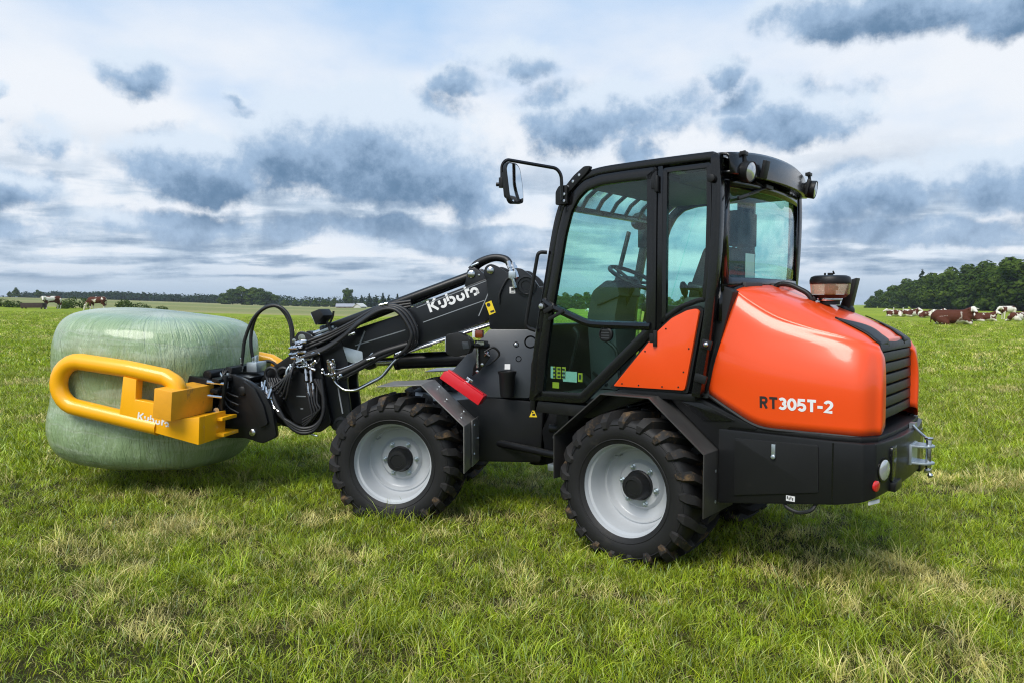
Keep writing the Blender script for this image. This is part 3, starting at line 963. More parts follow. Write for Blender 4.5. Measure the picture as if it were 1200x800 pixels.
# round the rear: turn the skin in towards the grille opening
def add_rear(r):
    x, y, z = r[-1]
    zi = .898 + (z - .842) * (.372 / .48)
    return list(r) + [(x - .020, y * .955, z + (.004 if z < .9 else -.010)), (x - .025, y * .89, z + (zi - z) * .45), (x - .024, y * .825, z + (zi - z) * .9), (x + .01, y * .815, zi), (x + .05, y * .81, zi)]
full = [add_rear(r) for r in full]
dense = [catmull(r, 5) for r in full]           # along the length
cols = list(zip(*dense))
surf = [catmull(c, 6) for c in cols]            # across
mb = MB(); mb.grid(surf)
hood = RP('engine_hood', mb, orange, smooth=60, label='glossy orange engine hood')
hm = hood.modifiers.new('thickness', 'SOLIDIFY'); hm.thickness = .004; hm.offset = -1
hood_bvh = BVHTree.FromPolygons([Vector(v) for v in mb.v], mb.f)
def on_side(x, z, y0=1.0, off=.0015):
    h, n_, i, d_ = hood_bvh.ray_cast(Vector((x, y0, z)), Vector((0, -1 if y0 > 0 else 1, 0)))
    return (h.x, h.y + (off if y0 > 0 else -off), h.z) if h else (x, .57 * (1 if y0 > 0 else -1), z)
def on_top(x, y, off=.003):
    h, n_, i, d_ = hood_bvh.ray_cast(Vector((x, y, 2.0)), Vector((0, 0, -1)))
    return (h.x, h.y, h.z + off) if h else (x, y, 1.3)
# black seal round the front and lower edge
for s in (1, -1):
    m = MB(); m.tube([(x + .012, (y - .008) * s, z - .006) for x, y, z in [tuple(c[0]) for c in surf[:31]]], .013, 8)
    RP('edge_seal', m, black_plastic, parent=hood)
m = MB(); m.tube([Vector((p.x + .012, p.y * .995, p.z - .002)) for p in surf[0]], .013, 8); RP('edge_seal', m, black_plastic, parent=hood)
# grille: recessed backing with overlapping louvre slats
m = MB(); m.box((-1.205, 0, 1.08), (.012, .72, .40)); grille = RP('grille', m, black_plastic, label='black louvred rear grille') ; 
GS = [(.925, .366), (.985, .366), (1.045, .365), (1.105, .362), (1.165, .356), (1.222, .346)]
for zc, hw in GS:
    sl = MB()
    prof = [(-1.226, zc - .028), (-1.256, zc - .026), (-1.261, zc - .020), (-1.257, zc + .022), (-1.226, zc + .030)]
    secs = []
    for k in range(9):
        y = -hw + 2 * hw * k / 8
        bow = -.007 * (1 - (y / hw) ** 2)
        secs.append([(px + bow, y, pz) for px, pz in prof])
    vs = [p for q in secs for p in q]; fs = []
    np_ = len(prof)
    for i in range(8):
        for j in range(np_): fs.append((i * np_ + j, i * np_ + (j + 1) % np_, (i + 1) * np_ + (j + 1) % np_, (i + 1) * np_ + j))
    fs += [tuple(range(np_ - 1, -1, -1)), tuple(8 * np_ + j for j in range(np_))]
    sl._add(vs, fs)
    RP('slat', sl, black_plastic, .0015, parent=grille)
# grille shoulders folded over the top of the hood on both sides of the centre panel
for s in (1, -1):
    rws = []
    for k in range(15):
        f = k / 14
        x = -1.02 - .212 * f
        yi = .300 - .135 * smoothstep(0, .7, f); yo = .306 + .045 * f
        rws.append([on_top(x, s * (yi + (yo - yi) * j / 5), .0045) for j in range(6)])
    mm = MB(); mm.grid(rws)
    # drop over the rear edge into the louvres
    lo = [(p[0] - .012 - .010, p[1], p[2] - .045) for p in rws[-1]]
    mm.grid([rws[-1], [(p[0] - .016, p[1], p[2] - .012) for p in rws[-1]], lo])
    o = RP('grille_shoulder', mm, black_plastic, parent=grille, smooth=60)
    q = o.modifiers.new('thickness', 'SOLIDIFY'); q.thickness = .006; q.offset = 1
mm = MB(); mm.prism([(-1.235, 1.250), (-1.264, 1.252), (-1.258, 1.284), (-1.250, 1.297), (-1.230, 1.300)], -.345, .345)
RP('grille_header', mm, black_plastic, .003, parent=grille)

# ---- lettering drawn as strokes ------------------------------------
def arc(cx, cy, rx, ry, a0, a1, n=10): return [(cx + rx * math.cos(R(a0 + (a1 - a0) * i / n)), cy + ry * math.sin(R(a0 + (a1 - a0) * i / n))) for i in range(n + 1)]
GL = {   # glyph: (advance, strokes); unit = cap height
 'R': (.80, [[(.10, 0), (.10, 1)], [(.10, .91), (.40, .91)] + arc(.40, .70, .18, .21, 90, -90, 8) + [(.10, .49)], [(.34, .47), (.60, 0)]]),
 'T': (.76, [[(.02, .91), (.70, .91)], [(.36, .91), (.36, 0)]]),
 '3': (.76, [arc(.34, .70, .23, .21, 150, -90, 10), arc(.34, .30, .25, .21, 90, -150, 10)]),
 '0': (.80, [arc(.37, .5, .27, .41, 90, 450, 22)]),
 '5': (.78, [[(.62, .91), (.16, .91), (.13, .52), (.22, .56)] + arc(.35, .32, .25, .24, 100, -150, 12)]),
 '2': (.80, [arc(.36, .68, .25, .24, 165, -20, 10) + [(.50, .45), (.13, .09), (.66, .09)]]),
 '-': (.52, [[(.05, .44), (.45, .44)]]),
 # logo letters: stems cut free of their bowls
 'K': (.98, [[(.12, 1.02), (.12, .02)], [(.80, 1.02), (.34, .52), (.80, .02)]]),
 'u': (.82, [[(.12, .70), (.12, .36)], [(.62, .70)] + arc(.38, .32, .24, .24, 0, -150, 10)]),
 'b': (.86, [[(.12, 1.02), (.12, .36)], arc(.38, .34, .26, .26, 110, -160, 14)]),
 'o': (.84, [arc(.40, .34, .27, .26, 60, -230, 16), ]),
 't': (.52, [[(.20, .98), (.20, .04)], [(.30, .66), (.50, .66)]]),
 'a': (.86, [arc(.38, .34, .26, .26, 180, -100, 14)[:13], [(.64, .36), (.64, .06)], [(.26, .10), (.50, .10)]]),
}
def letters(word, h, place, w, gap=0.0):
    """place(u,v) -> 3-D; u runs along the word in metres"""
    m = MB(); u0 = 0.0
    for ch in word:
        adv, strokes = GL[ch]
        for st in strokes: m.ribbon([(u0 + x * h, y * h) for x, y in st], w * h, place)
        u0 += (adv + gap) * h
    return m, u0
for s in (1, -1):
    x0 = -.728 if s > 0 else -1.12
    def pl(u, v, s=s): return on_side(x0 - u * s, .948 + v + .0 * u, 1.0 * s)
    m, u1 = letters('RT', .062, pl, .21)
    RP('lettering', m, dark_mark, parent=hood, label='dark letters RT', smooth=0)
    def pl2(u, v, s=s): return pl(u + u1, v)
    m, u2 = letters('305T-2', .062, pl2, .235)
    RP('lettering', m, white_mark, parent=hood, label='white characters 305T-2', smooth=0)

# ---- things on the hood --------------------------------------------
c0 = Vector((-.905, 0, 1.488))
m = MB(); m.lathe([(.055, 0), (.055, .022), (.062, .024), (.062, .036), (.075, .040), (.090, .048), (.098, .056)], c0, (0, 0, 1), 32); m.cur = 1; m.lathe([(.0625, .023), (.0635, .026), (.0635, .034), (.0625, .037)], c0, (0, 0, 1), 32, cap=False)
pre = RP('air_precleaner', m, [black_plastic, chrome], .0, label='air pre-cleaner with clear bowl and black cap', smooth=45)
m = MB(); m.lathe([(.096, .056), (.103, .060), (.108, .118), (.106, .118), (.100, .062)], c0, (0, 0, 1), 36, cap=False); RP('bowl', m, bowl_clear, parent=pre, smooth=60)
m = MB(); m.lathe([(.030, .05), (.030, .118)], c0, (0, 0, 1), 16)
m.box(c0 + Vector((-.03, .045, .095)), (.05, .012, .025), (0, 0, .5))
RP('vane', m, mat('amber_vane', (.55, .33, .03), .4), parent=pre)
m = MB(); m.lathe([(.110, .118), (.111, .140), (.104, .158), (.085, .166), (.0005, .168)], c0, (0, 0, 1), 36); m.box(c0 + Vector((0, 0, .174)), (.030, .012, .016)); m.rod(c0 + Vector((.03, 0, .166)), c0 + Vector((.03, 0, .182)), .006, 8); m.rod(c0 + Vector((-.02, 0, .176)), c0 + Vector((-.02, 0.02, .19)), .005, 8)
RP('cap', m, black_plastic, .002, parent=pre, smooth=45)
m = MB()
m.prism([(-.895, 1.42), (-.955, 1.40), (-1.005, 1.645), (-.965, 1.632)], -.245, -.155)
m.lathe([(.062, 0), (.062, .03), (.048, .05)], (-.925, -.20, 1.435), (0, 0, 1), 18)
RP('exhaust', m, black_plastic, .008, smooth=45, label='short black exhaust stack behind the pre-cleaner')
m = MB(); m.tube(round_path([(-.60, .06, 1.58), (-.635, .06, 1.612), (-.70, .06, 1.606), (-.80, .06, 1.555), (-.83, .06, 1.51)], .03), .015, 10); m.box((-.605, .06, 1.585), (.05, .04, .02), (0, R(18), 0)); m.box((-.825, .06, 1.515), (.05, .04, .02), (0, R(22), 0))
RP('handle', m, black_plastic, .003, parent=hood)

# ---- cab -----------------------------------------------------------
DOOR = [(.715, .880), (.680, 1.18), (.640, 1.42), (.595, 1.63), (.535, 1.93), (.490, 2.075), (.430, 2.170), (.350, 2.232), (.230, 2.258), (.05, 2.262), (-.150, 2.262), (-.150, 1.335), (.335, .890)]
CW = .660
# corner posts and roof rails, both sides
def post(path, y, wx, wy, name, s):
    """square-section post along an (x,z) path at y"""
    m = MB()
    P = [Vector((p[0], 0, p[1])) for p in path]
    rows = []
    for i, p in enumerate(P):
        t = (P[min(i + 1, len(P) - 1)] - P[max(i - 1, 0)]).normalized()
        nrm = Vector((t.z, 0, -t.x))
        rows.append([p + nrm * wx / 2 + Vector((0, y + wy / 2, 0)), p - nrm * wx / 2 + Vector((0, y + wy / 2, 0)), p - nrm * wx / 2 + Vector((0, y - wy / 2, 0)), p + nrm * wx / 2 + Vector((0, y - wy / 2, 0))])
    vs = [q for r in rows for q in r]; fs = []
    for i in range(len(rows) - 1):
        for j in range(4): fs.append((i * 4 + j, i * 4 + (j + 1) % 4, (i + 1) * 4 + (j + 1) % 4, (i + 1) * 4 + j))
    fs += [(3, 2, 1, 0), tuple((len(rows) - 1) * 4 + j for j in range(4))]
    m._add(vs, fs)
    return RP(name, m, black_gloss, .008)
A_path = [(p.x, p.z) for p in catmull([(.735, 0, .875), (.700, 0, 1.18), (.660, 0, 1.43), (.615, 0, 1.64), (.555, 0, 1.94), (.508, 0, 2.09), (.445, 0, 2.19), (.36, 0, 2.25), (.235, 0, 2.28), (0, 0, 2.286), (-.30, 0, 2.286), (-.485, 0, 2.284)], 4)]
C_path = [(p.x, p.z) for p in catmull([(-.492, 0, 2.290), (-.502, 0, 2.10), (-.498, 0, 1.85), (-.482, 0, 1.60), (-.455, 0, 1.35), (-.418, 0, 1.12), (-.398, 0, .985)], 4)]
for s in (1, -1):
    post(A_path if s > 0 else [(x + .085 * smoothstep(2.28, 1.95, z) - .03 * smoothstep(1.6, 1.2, z), z) for x, z in A_path], (CW - .032) * s, .046, .064, 'front_post', s)
    post(C_path, (CW - .030) * s, .052, .062, 'rear_post', s)
    post([(-.168, 2.268), (-.168, 1.26)], (CW - .03) * s, .034, .05, 'middle_post', s)
# roof
m = MB(); m.prism([(.40, 2.205), (.33, 2.255), (.22, 2.283), (-.48, 2.288), (-.48, 2.240), (.20, 2.235)], -.60, .60)
RP('roof', m, black_gloss, .01)
m = MB()
rows = []
for i in range(9):
    x = .25 - .75 * i / 8
    rows.append([(x, -.58 + 1.16 * j / 12, 2.287 + .045 * (1 - (-1 + 2 * j / 12) ** 2) * (1 - (abs(-1 + 2 * i / 8)) ** 4 * .8)) for j in range(13)])
m.grid(rows); RP('roof_skin', m, black_gloss, smooth=60)
# sill, floor and lower body under the cab
m = MB()
m.prism([(.70, .875), (.72, .80), (.30, .80), (-.10, .955), (-.39, .96), (-.39, 1.0), (.08, 1.0), (.32, .875)], -.64, .64)
RP('cab_sill', m, black_paint, .008)
m = MB(); m.box((.36, 0, .90), (.62, 1.20, .03)); RP('cab_floor', m, trim_grey)
# left and right doors
def side_door(s):
    y1, y0 = CW * s, (CW - .03) * s
    outer = round_poly(DOOR, .03, 3)
    inner = inset(outer, .062)
    m = MB(); m.ring(outer, inner, y0, y1)
    d = RP('door', m, black_gloss, .006, label='glazed cab door with black frame')
    g = MB(); g.prism(inset(outer, .020), (CW - .020) * s, (CW - .015) * s)
    g.build('window_pane', glass, d, smooth=0)
    # mid rail
    r_ = MB(); r_.tube([(p.x, (CW - .003) * s, p.z) for p in round_path([(.640, 0, 1.515), (.575, 0, 1.475), (.30, 0, 1.372), (-.12, 0, 1.366)], .06)], .024, 8)
    r_.build('rail', black_gloss, d)
    r_ = MB(); r_.prism(round_poly([(.30, 1.372), (-.12, 1.366), (-.12, 1.325), (.10, 1.10), (.15, 1.12), (.05, 1.27), (.16, 1.345)], .01), (CW - .012) * s, (CW - .004) * s) if 0 else None
    h = MB(); h.box((.585, (CW + .022) * s, 1.458), (.075, .018, .030), (0, R(26), 0)); h.box((.632, (CW + .012) * s, 1.478), (.045, .035, .045), (0, R(26), 0)); h.box((.525, (CW + .022) * s, 1.425), (.13, .014, .022), (0, R(26), 0))
    h.build('handle', black_plastic, d, .005)
    h = MB(); h.lathe([(.018, 0), (.018, .01), (.0005, .012)], (.632, (CW + .028) * s, 1.478), (0, s, 0), 14); h.build('lock', chrome, d)
    sp = MB(); sp.lathe([(.046, -.01), (.046, .008), (.038, .012), (.036, .006), (.0005, .006)], (.178, (CW - .002) * s, 1.315), (0, s, 0), 28); sp.build('speaker', black_plastic, d)
    sp = MB()
    for k in range(4): sp.box((.178, (CW + .006) * s, 1.315 + (-.024 + k * .016)), (.055, .003, .005))
    sp.build('speaker_grille', trim_grey, d)
    hg = MB()
    for z in (1.30, 2.165): hg.lathe([(.013, -.045), (.013, .045)], (-.155, (CW + .010) * s, z), (0, 0, 1), 12); hg.box((-.140, (CW + .004) * s, z), (.045, .012, .05))
    hg.build('hinge', black_plastic, d, .002)
    return d
door_l = side_door(1); door_r = side_door(-1)
# stickers on the lower pane (left door only)
st = MB(); st.box((.575, CW - .0245, 1.065), (.020, .002, .075)); st.box((.538, CW - .0245, 1.065), (.034, .002, .075)); st.box((.560, CW - .0245, .985), (.05, .002, .038)); st.box((.375, CW - .0245, 1.045), (.032, .002, .055)); st.box((.498, CW - .0245, 1.065), (.028, .002, .075))
st.build('warning_label', mat('label_dim_yellow', (.42, .34, .02), .5, var=.1), door_l, label='yellow warning labels behind the lower pane')
st = MB(); st.box((.452, CW - .0245, 1.045), (.105, .002, .065)); st.box((.589, CW - .024, 1.065), (.020, .002, .075)); st.build('label', mat('label_pale', (.32, .42, .38), .5, var=.15, vscale=80), door_l)
st = MB()
for i in range(3):
    for j in range(3): st.box((.569 - i * .034, CW - .0228, 1.088 - j * .024), (.022, .001, .012))
st.box((.375, CW - .0228, 1.048), (.016, .001, .030)); st.build('label_print', dark_mark, door_l)
# quarter windows, orange side panels
QUAR = [(-.186, 2.250), (-.470, 2.250), (-.474, 2.0), (-.470, 1.75), (-.455, 1.508), (-.40, 1.498), (-.30, 1.462), (-.225, 1.412), (-.186, 1.378)]
PANEL = [(.120, 1.012), (-.335, 1.018), (-.345, 1.06), (-.418, 1.452), (-.40, 1.468), (-.345, 1.458), (-.255, 1.415), (-.17, 1.342), (-.095, 1.258)]
for s in (1, -1):
    q = MB(); o_ = round_poly(QUAR, .015, 2); q.ring(o_, inset(o_, .026), (CW - .030) * s, (CW - .004) * s)
    qo = RP('quarter_window', q, black_gloss, .004)
    q = MB(); q.prism(inset(o_, .012), (CW - .020) * s, (CW - .015) * s); q.build('window_pane', glass, qo, smooth=0)
    q = MB(); q.prism(round_poly(PANEL, .014, 3), (CW - .022) * s, (CW + .008) * s)
    po = RP('side_panel', q, orange, .006, label='orange side panel below the quarter window')
    q = MB(); q.prism(round_poly(inset(PANEL, -.016), .014, 3), (CW - .035) * s, (CW - .010) * s); q.build('edge_seal', black_plastic, po)
    q = MB()
    for (x, z) in ((-.05, 1.028), (.06, 1.03), (-.20, 1.03), (-.30, 1.035), (-.33, 1.12), (-.36, 1.25), (-.09, 1.225), (-.22, 1.355)): q.lathe([(.005, 0), (.005, .002), (.0005, .003)], (x, (CW + .008) * s, z), (0, s, 0), 8)
    q.build('rivet', black_plastic, po)
    # trim between rear post and hood
    q = MB(); q.prism([(-.40, 1.0), (-.43, 1.0), (-.575, 1.56), (-.50, 1.60), (-.47, 1.45)], .48 * s, .585 * s)
    RP('bulkhead', q, black_plastic, .006)
# gas strut ball and hose clamp on the rear post
m = MB(); m.ball((-.462, CW + .012, 1.275), .016); m.rod((-.462, CW - .01, 1.275), (-.462, CW + .01, 1.275), .009, 8); RP('post_stud', m, chrome)
m = MB(); m.box((-.430, CW + .004, 1.09), (.07, .02, .045), (0, R(-14), 0)); m.box((-.462, CW + .004, 1.275), (.06, .016, .05), (0, R(-14), 0)); RP('post_clamp', m, black_plastic, .006)
m = MB(); m.lathe([(.022, 0), (.022, .03), (.0005, .032)], (-.482, CW, 2.16), (0, 1, 0), 14); RP('post_knob', m, black_plastic, .002)
# rear screen, curved between the rear posts
def curved(y, x0, bow, hw): return x0 - bow * (1 - (y / hw) ** 2)
def screen(z0, z1, x0, bow, hw, n=14, nz=4, lean=0.0):
    return [[(curved(-hw + 2 * hw * j / n, x0, bow, hw) + lean * (k / nz), -hw + 2 * hw * j / n, z0 + (z1 - z0) * k / nz) for j in range(n + 1)] for k in range(nz + 1)]
m = MB(); m.grid(screen(1.60, 2.16, -.508, .075, .60))
rw = RP('rear_window', m, glass, smooth=80); q = rw.modifiers.new('thickness', 'SOLIDIFY'); q.thickness = .005
m = MB()
for (z0, z1) in ((1.565, 1.640), (2.125, 2.19)):
    m.grid(screen(z0, z1, -.513, .075, .60, 14, 1))
for s in (1, -1):
    m.grid([[(curved(s * (.60 - .055 * j / 2), -.513, .075, .60), s * (.60 - .055 * j / 2), z) for j in range(3)] for z in (1.6, 2.16)])
rf = RP('window_frame', m, black_gloss, parent=rw, smooth=60); q = rf.modifiers.new('thickness', 'SOLIDIFY'); q.thickness = .012; q.offset = 0
m = MB(); m.grid(screen(1.40, 1.585, -.50, .07, .60, 14, 1)); lo = RP('rear_panel', m, black_gloss, smooth=60); q = lo.modifiers.new('thickness', 'SOLIDIFY'); q.thickness = .02; q.offset = 0
for yv in (.32, -.02):
    m = MB(); x = curved(yv, -.513, .075, .60)
    ang = math.atan2(.075 * 2 * yv / .36, 1)
    m.box((x - .010, yv, 1.600), (.022, .19, .030), (0, 0, -ang))
    RP('air_vent', m, trim_grey, .005)
m = MB(); m.box((curved(-.36, -.513, .075, .6) - .012, -.36, 1.585), (.008, .16, .085), (0, 0, .2)); RP('bracket_plate', m, steel_guard, .002)
m = MB(); x = curved(.30, -.508, .075, .60); m.box((x + .012, .30, 1.70), (.003, .11, .155), (0, 0, -.06)); RP('paper_notice', m, sticker_white, label='white paper notice inside the rear window')
# rear roof visor, work lamps, wiper
m = MB()
rows = []
for k, (z, dx) in enumerate(((2.190, -.005), (2.186, -.052), (2.190, -.060), (2.296, -.052), (2.314, -.036), (2.320, .0), (2.318, .10))):
    rows.append([(curved(y, -.505, .085, .645) + dx, y, z + (.020 if z > 2.25 else 0) * (1 - (y / .645) ** 2) - (.022 if z > 2.25 else 0) * abs(y / .645) ** 4) for y in [-.625 + 1.25 * j / 16 for j in range(17)]])
m.grid(rows)
vz = RP('roof_visor', m, black_gloss, smooth=50, label='glossy black rear roof visor'); q = vz.modifiers.new('thickness', 'SOLIDIFY'); q.thickness = .014; q.offset = -1
for yv in (.335, -.46):
    m = MB(); m.box((curved(yv, -.573, .085, .645) - .008, yv, 2.235), (.02, .055, .10), (0, R(-12), -.12 if yv > 0 else .15)); RP('lamp_bracket', m, black_plastic, .006, parent=vz)
def work_lamp(pos, aim, frame_front=False, parent=None):
    a = Vector(aim).normalized()
    m = MB(); m.lathe([(.030, -.060), (.046, -.050), (.056, -.022), (.058, .012), (.054, .016), (.050, .012)], pos, a, 24)
    w = (FP if frame_front else RP)('work_lamp', m, black_plastic, label='round black work lamp')
    m = MB(); m.lathe([(.050, .008), (.049, .013), (.030, .018), (.0005, .020)], pos, a, 24); m.build('lens', lamp_lens, w)
    m = MB(); p = Vector(pos); m.rod(p + Vector((.02, 0, .04)), p + Vector((.03, 0, .115)), .010, 8); m.box(p + Vector((.03, 0, .10)), (.03, .05, .02)); m.build('bracket', black_plastic, w, .002)
    return w
work_lamp((-.618, .500, 2.205), (-1, .12, -.18)); work_lamp((-.640, -.515, 2.225), (-1, -.15, -.18))
m = MB(); m.rod((-.575, .30, 2.178), (-.585, .12, 2.150), .007, 8); m.rod((-.580, .40, 2.10), (-.590, .16, 2.160), .006, 8); m.box((-.578, .40, 2.098), (.010, .30, .018), (R(-14), 0, 0)); m.box((-.59, .15, 2.165), (.03, .11, .022))
RP('wiper', m, black_plastic, .002)
# windscreen and skylight bars
m = MB()
ws = []
for (x, z) in [(.715, .98), (.685, 1.18), (.645, 1.43), (.60, 1.64), (.54, 1.94), (.495, 2.09)]:
    ws.append([(x + .085 * (1 - (y / .60) ** 2), y, z) for y in [-.60 + 1.2 * j / 12 for j in range(13)]])
m.grid(ws); wsc = RP('windscreen', m, glass, smooth=80); q = wsc.modifiers.new('thickness', 'SOLIDIFY'); q.thickness = .005
m = MB(); m.prism([(.755, .80), (.735, 1.02), (.675, 1.36), (.700, 1.37), (.79, 1.10), (.80, .80)], -.60, .60); RP('front_panel', m, black_paint, .015)
m = MB()
m.grid([[(x, y, z) for y in (-.56, 0, .56)] for x, z in ((.505, 2.10), (.45, 2.18), (.37, 2.235), (.24, 2.27))]); skl = RP('skylight', m, glass, smooth=60); q = skl.modifiers.new('thickness', 'SOLIDIFY'); q.thickness = .004
for k in range(6):
    y = -.45 + .18 * k
    m = MB(); m.tube([(.505, y, 2.085), (.45, y, 2.165), (.37, y, 2.220), (.22, y, 2.25)], .014, 6); m.build('bar', black_gloss, skl)
m = MB(); m.box((.505, 0, 2.092), (.035, 1.16, .035)); m.box((.21, 0, 2.245), (.05, 1.16, .03)); m.build('cross_rail', black_gloss, skl, .004)
# mirror on a bent arm, bracket plates with bolts, grab rail
m = MB(); m.tube(round_path([(.47, .70, 2.125), (.47, .71, 2.275), (.49, .73, 2.315), (.71, .945, 2.362), (.735, .955, 2.33), (.735, .955, 2.20)], .035, 6), .011, 10)
mir = RP('mirror_arm', m, black_gloss, label='bent tube arm of the side mirror')
m = MB(); m.prism(round_poly([(-.062, -.115), (-.075, -.02), (-.070, .10), (-.045, .130), (.045, .130), (.070, .09), (.070, -.10), (.050, -.125)], .02, 3), -.006, .020, 'x'); m.prism(round_poly([(-.040, -.085), (-.050, 0), (-.040, .085), (.045, .085), (.050, -.08)], .02, 3), .020, .052, 'x')
mm_ = Matrix.Translation((.665, .925, 2.215)) @ Matrix.Rotation(R(-2), 4, 'Z') @ Matrix.Rotation(R(9), 4, 'Y')
mh = m.build('mirror_housing', black_plastic, mir, .006, local=mm_)
me_ = MB(); me_.prism(round_poly([(-.055, -.105), (-.066, -.02), (-.061, .092), (-.040, .120), (.040, .120), (.062, .085), (.062, -.092), (.045, -.115)], .02, 3), -.009, -.0065, 'x')
me_.build('mirror_glass', mirror_m, mir, local=mm_)
m = MB(); m.lathe([(.020, -.03), (.020, .03)], (.735, .955, 2.225), (0, 0, 1), 12); m.rod((.735, .955, 2.225), (.70, .935, 2.225), .014, 10); m.rod((.735, .955, 2.215), (.765, .975, 2.215), .012, 10); m.build('mirror_clamp', black_plastic, mir, .002)
m = MB(); m.prism(round_poly([(.44, 2.10), (.44, 2.215), (.50, 2.215), (.525, 2.18), (.525, 2.10)], .012), .675, .695); m.prism(round_poly([(.475, 2.145), (.30, 2.285), (.285, 2.315), (.33, 2.318), (.405, 2.27), (.51, 2.17)], .012), .645, .675)
br = RP('mirror_bracket', m, black_plastic, .003)
m = MB()
for (x, z) in ((.455, 2.12), (.455, 2.16), (.475, 2.19)): m.lathe([(.009, 0), (.009, .008), (.0005, .009)], (x, .695, z), (0, 1, 0), 8)
for (x, z) in ((.445, 2.205), (.405, 2.235), (.36, 2.268)): m.lathe([(.009, 0), (.009, .006), (.0005, .007)], (x, .675, z), (0, 1, 0), 8)
m.build('bolt', chrome, br)
m = MB(); m.tube(round_path([(.605, .672, 1.815), (.645, .71, 1.818), (.735, .712, 1.40), (.74, .712, 1.345), (.69, .675, 1.325)], .035), .012, 10); RP('grab_rail', m, black_plastic)
m = MB(); m.rod((.44, -.66, 2.20), (.62, -.86, 2.28), .011); m.box((.60, -.90, 2.17), (.05, .15, .24)); RP('far_mirror', m, black_plastic, .01) if 0 else None
# ---- cab interior --------------------------------------------------
m = MB(); m.box((-.10, 0, 1.02), (.42, .48, .22)); m.box((-.12, 0, 1.18), (.36, .40, .12)); sb = RP('seat', m, black_plastic, .02, label='black suspension seat')
m = MB(); m.prism(round_poly([(.16, 1.30), (.18, 1.37), (.10, 1.40), (-.26, 1.36), (-.28, 1.27)], .04, 4), -.25, .25); RP('cushion', m, seat_fabric, .035, parent=sb, seg=3)
m = MB(); m.prism(round_poly([(-.22, 1.33), (-.13, 1.38), (-.17, 1.60), (-.26, 1.84), (-.37, 1.84), (-.33, 1.40)], .04, 4), -.27, .27); RP('backrest', m, seat_fabric, .045, parent=sb, seg=3)
m = MB(); m.box((-.36, 0, 1.95), (.11, .30, .20)); m.rod((-.30, .06, 1.78), (-.31, .06, 1.9), .01); m.rod((-.30, -.06, 1.78), (-.31, -.06, 1.9), .01); RP('headrest', m, seat_fabric, .035, parent=sb, seg=3)
m = MB(); m.box((-.02, .30, 1.46), (.30, .07, .06), (0, R(-6), 0)); m.box((-.02, -.36, 1.40), (.42, .16, .12)); RP('armrest', m, black_plastic, .02, parent=sb)
m = MB(); m.lathe([(.016, 0), (.013, .10), (.024, .12), (.028, .17), (.015, .20), (.0005, .205)], (.14, -.36, 1.45), (.2, .1, 1), 14); m.lathe([(.035, 0), (.028, .04), (.012, .05)], (.14, -.36, 1.44), (0, 0, 1), 14); RP('joystick', m, black_plastic, parent=sb)
m = MB(); m.box((-.25, .34, 1.56), (.045, .045, .08)); m.rod((-.25, .34, 1.46), (-.25, .34, 1.54), .018); m.rod((-.29, .345, 1.58), (-.20, .345, 1.60), .026, 12); RP('seat_control', m, black_plastic, .008, parent=sb)
m = MB(); m.prism(round_poly([(.40, .92), (.62, .92), (.66, 1.40), (.62, 1.58), (.50, 1.66), (.40, 1.60), (.44, 1.40)], .03, 3), -.13, .13); con = RP('steering_console', m, trim_grey, .02)
m = MB(); m.box((.47, .0, 1.635), (.16, .22, .03), (0, R(28), 0)); m.box((.50, 0, 1.56), (.20, .30, .10), (0, R(20), 0)); RP('instrument_panel', m, trim_grey, .015, parent=con)
m = MB(); ctr = Vector((.36, 0, 1.665)); ax = Vector((-.45, 0, .89)).normalized(); u_ = Vector((0, 1, 0)); v_ = ax.cross(u_)
ringp = [ctr + (u_ * math.cos(2 * math.pi * i / 40) + v_ * math.sin(2 * math.pi * i / 40)) * .185 for i in range(40)]
m.tube(ringp, .014, 8, closed=True)
for a in (20, 160, 270): m.tube([ctr - ax * .03, ctr + (u_ * math.cos(R(a)) + v_ * math.sin(R(a))) * .185], .011, 6)
m.lathe([(.045, -.05), (.05, -.02), (.03, .0), (.0005, .002)], ctr, ax, 18); m.rod(ctr - ax * .03, ctr - ax * .22, .028)
RP('steering_wheel', m, black_plastic, label='black steering wheel on a tilted column')
m = MB(); m.prism([(.05, 0), (.55, 0), (.55, .02), (.05, .02)], -.2, .2) if 0 else None
m.box((.20, -.50, 1.20), (.60, .18, .50)); RP('side_console', m, trim_grey, .03)
m = MB(); m.box((-.36, 0, 1.25), (.16, 1.16, .56)); RP('rear_shelf', m, trim_grey, .02)
m = MB(); m.box((.10, 0, 2.215), (.52, 1.12, .03)); m.box((-.36, 0, 2.20), (.24, 1.12, .05)); RP('headliner', m, trim_grey, .01)
m = MB(); m.rod((.63, -.18, 1.30), (.60, -.24, 1.62), .007, 8); m.box((.605, -.225, 1.78), (.018, .034, .48), (R(13), R(-8), 0)); m.rod((.655, -.10, 1.22), (.63, -.18, 1.32), .010, 8); RP('front_wiper', m, black_plastic, .002)
m = MB(); m.box((.57, -.50, 2.02), (.06, .09, .22)); m.ball((.57, -.42, 2.10), .065); m.rod((.57, -.50, 2.09), (.57, -.43, 2.10), .02); RP('cab_fan', m, black_plastic, .008)
m = MB(); m.tube(round_path([(.34, .20, .92), (.38, .20, 1.20), (.46, .20, 1.25)], .04), .013, 8); m.tube(round_path([(.62, .42, 1.0), (.52, .44, 1.30), (.56, .44, 1.34)], .03), .011, 8); RP('control_lever', m, black_plastic)
m = MB(); m.box((.55, .30, .99), (.14, .08, .02), (0, R(-35), 0)); m.box((.55, .10, .99), (.14, .08, .02), (0, R(-35), 0)); RP('pedal', m, black_plastic, .004)

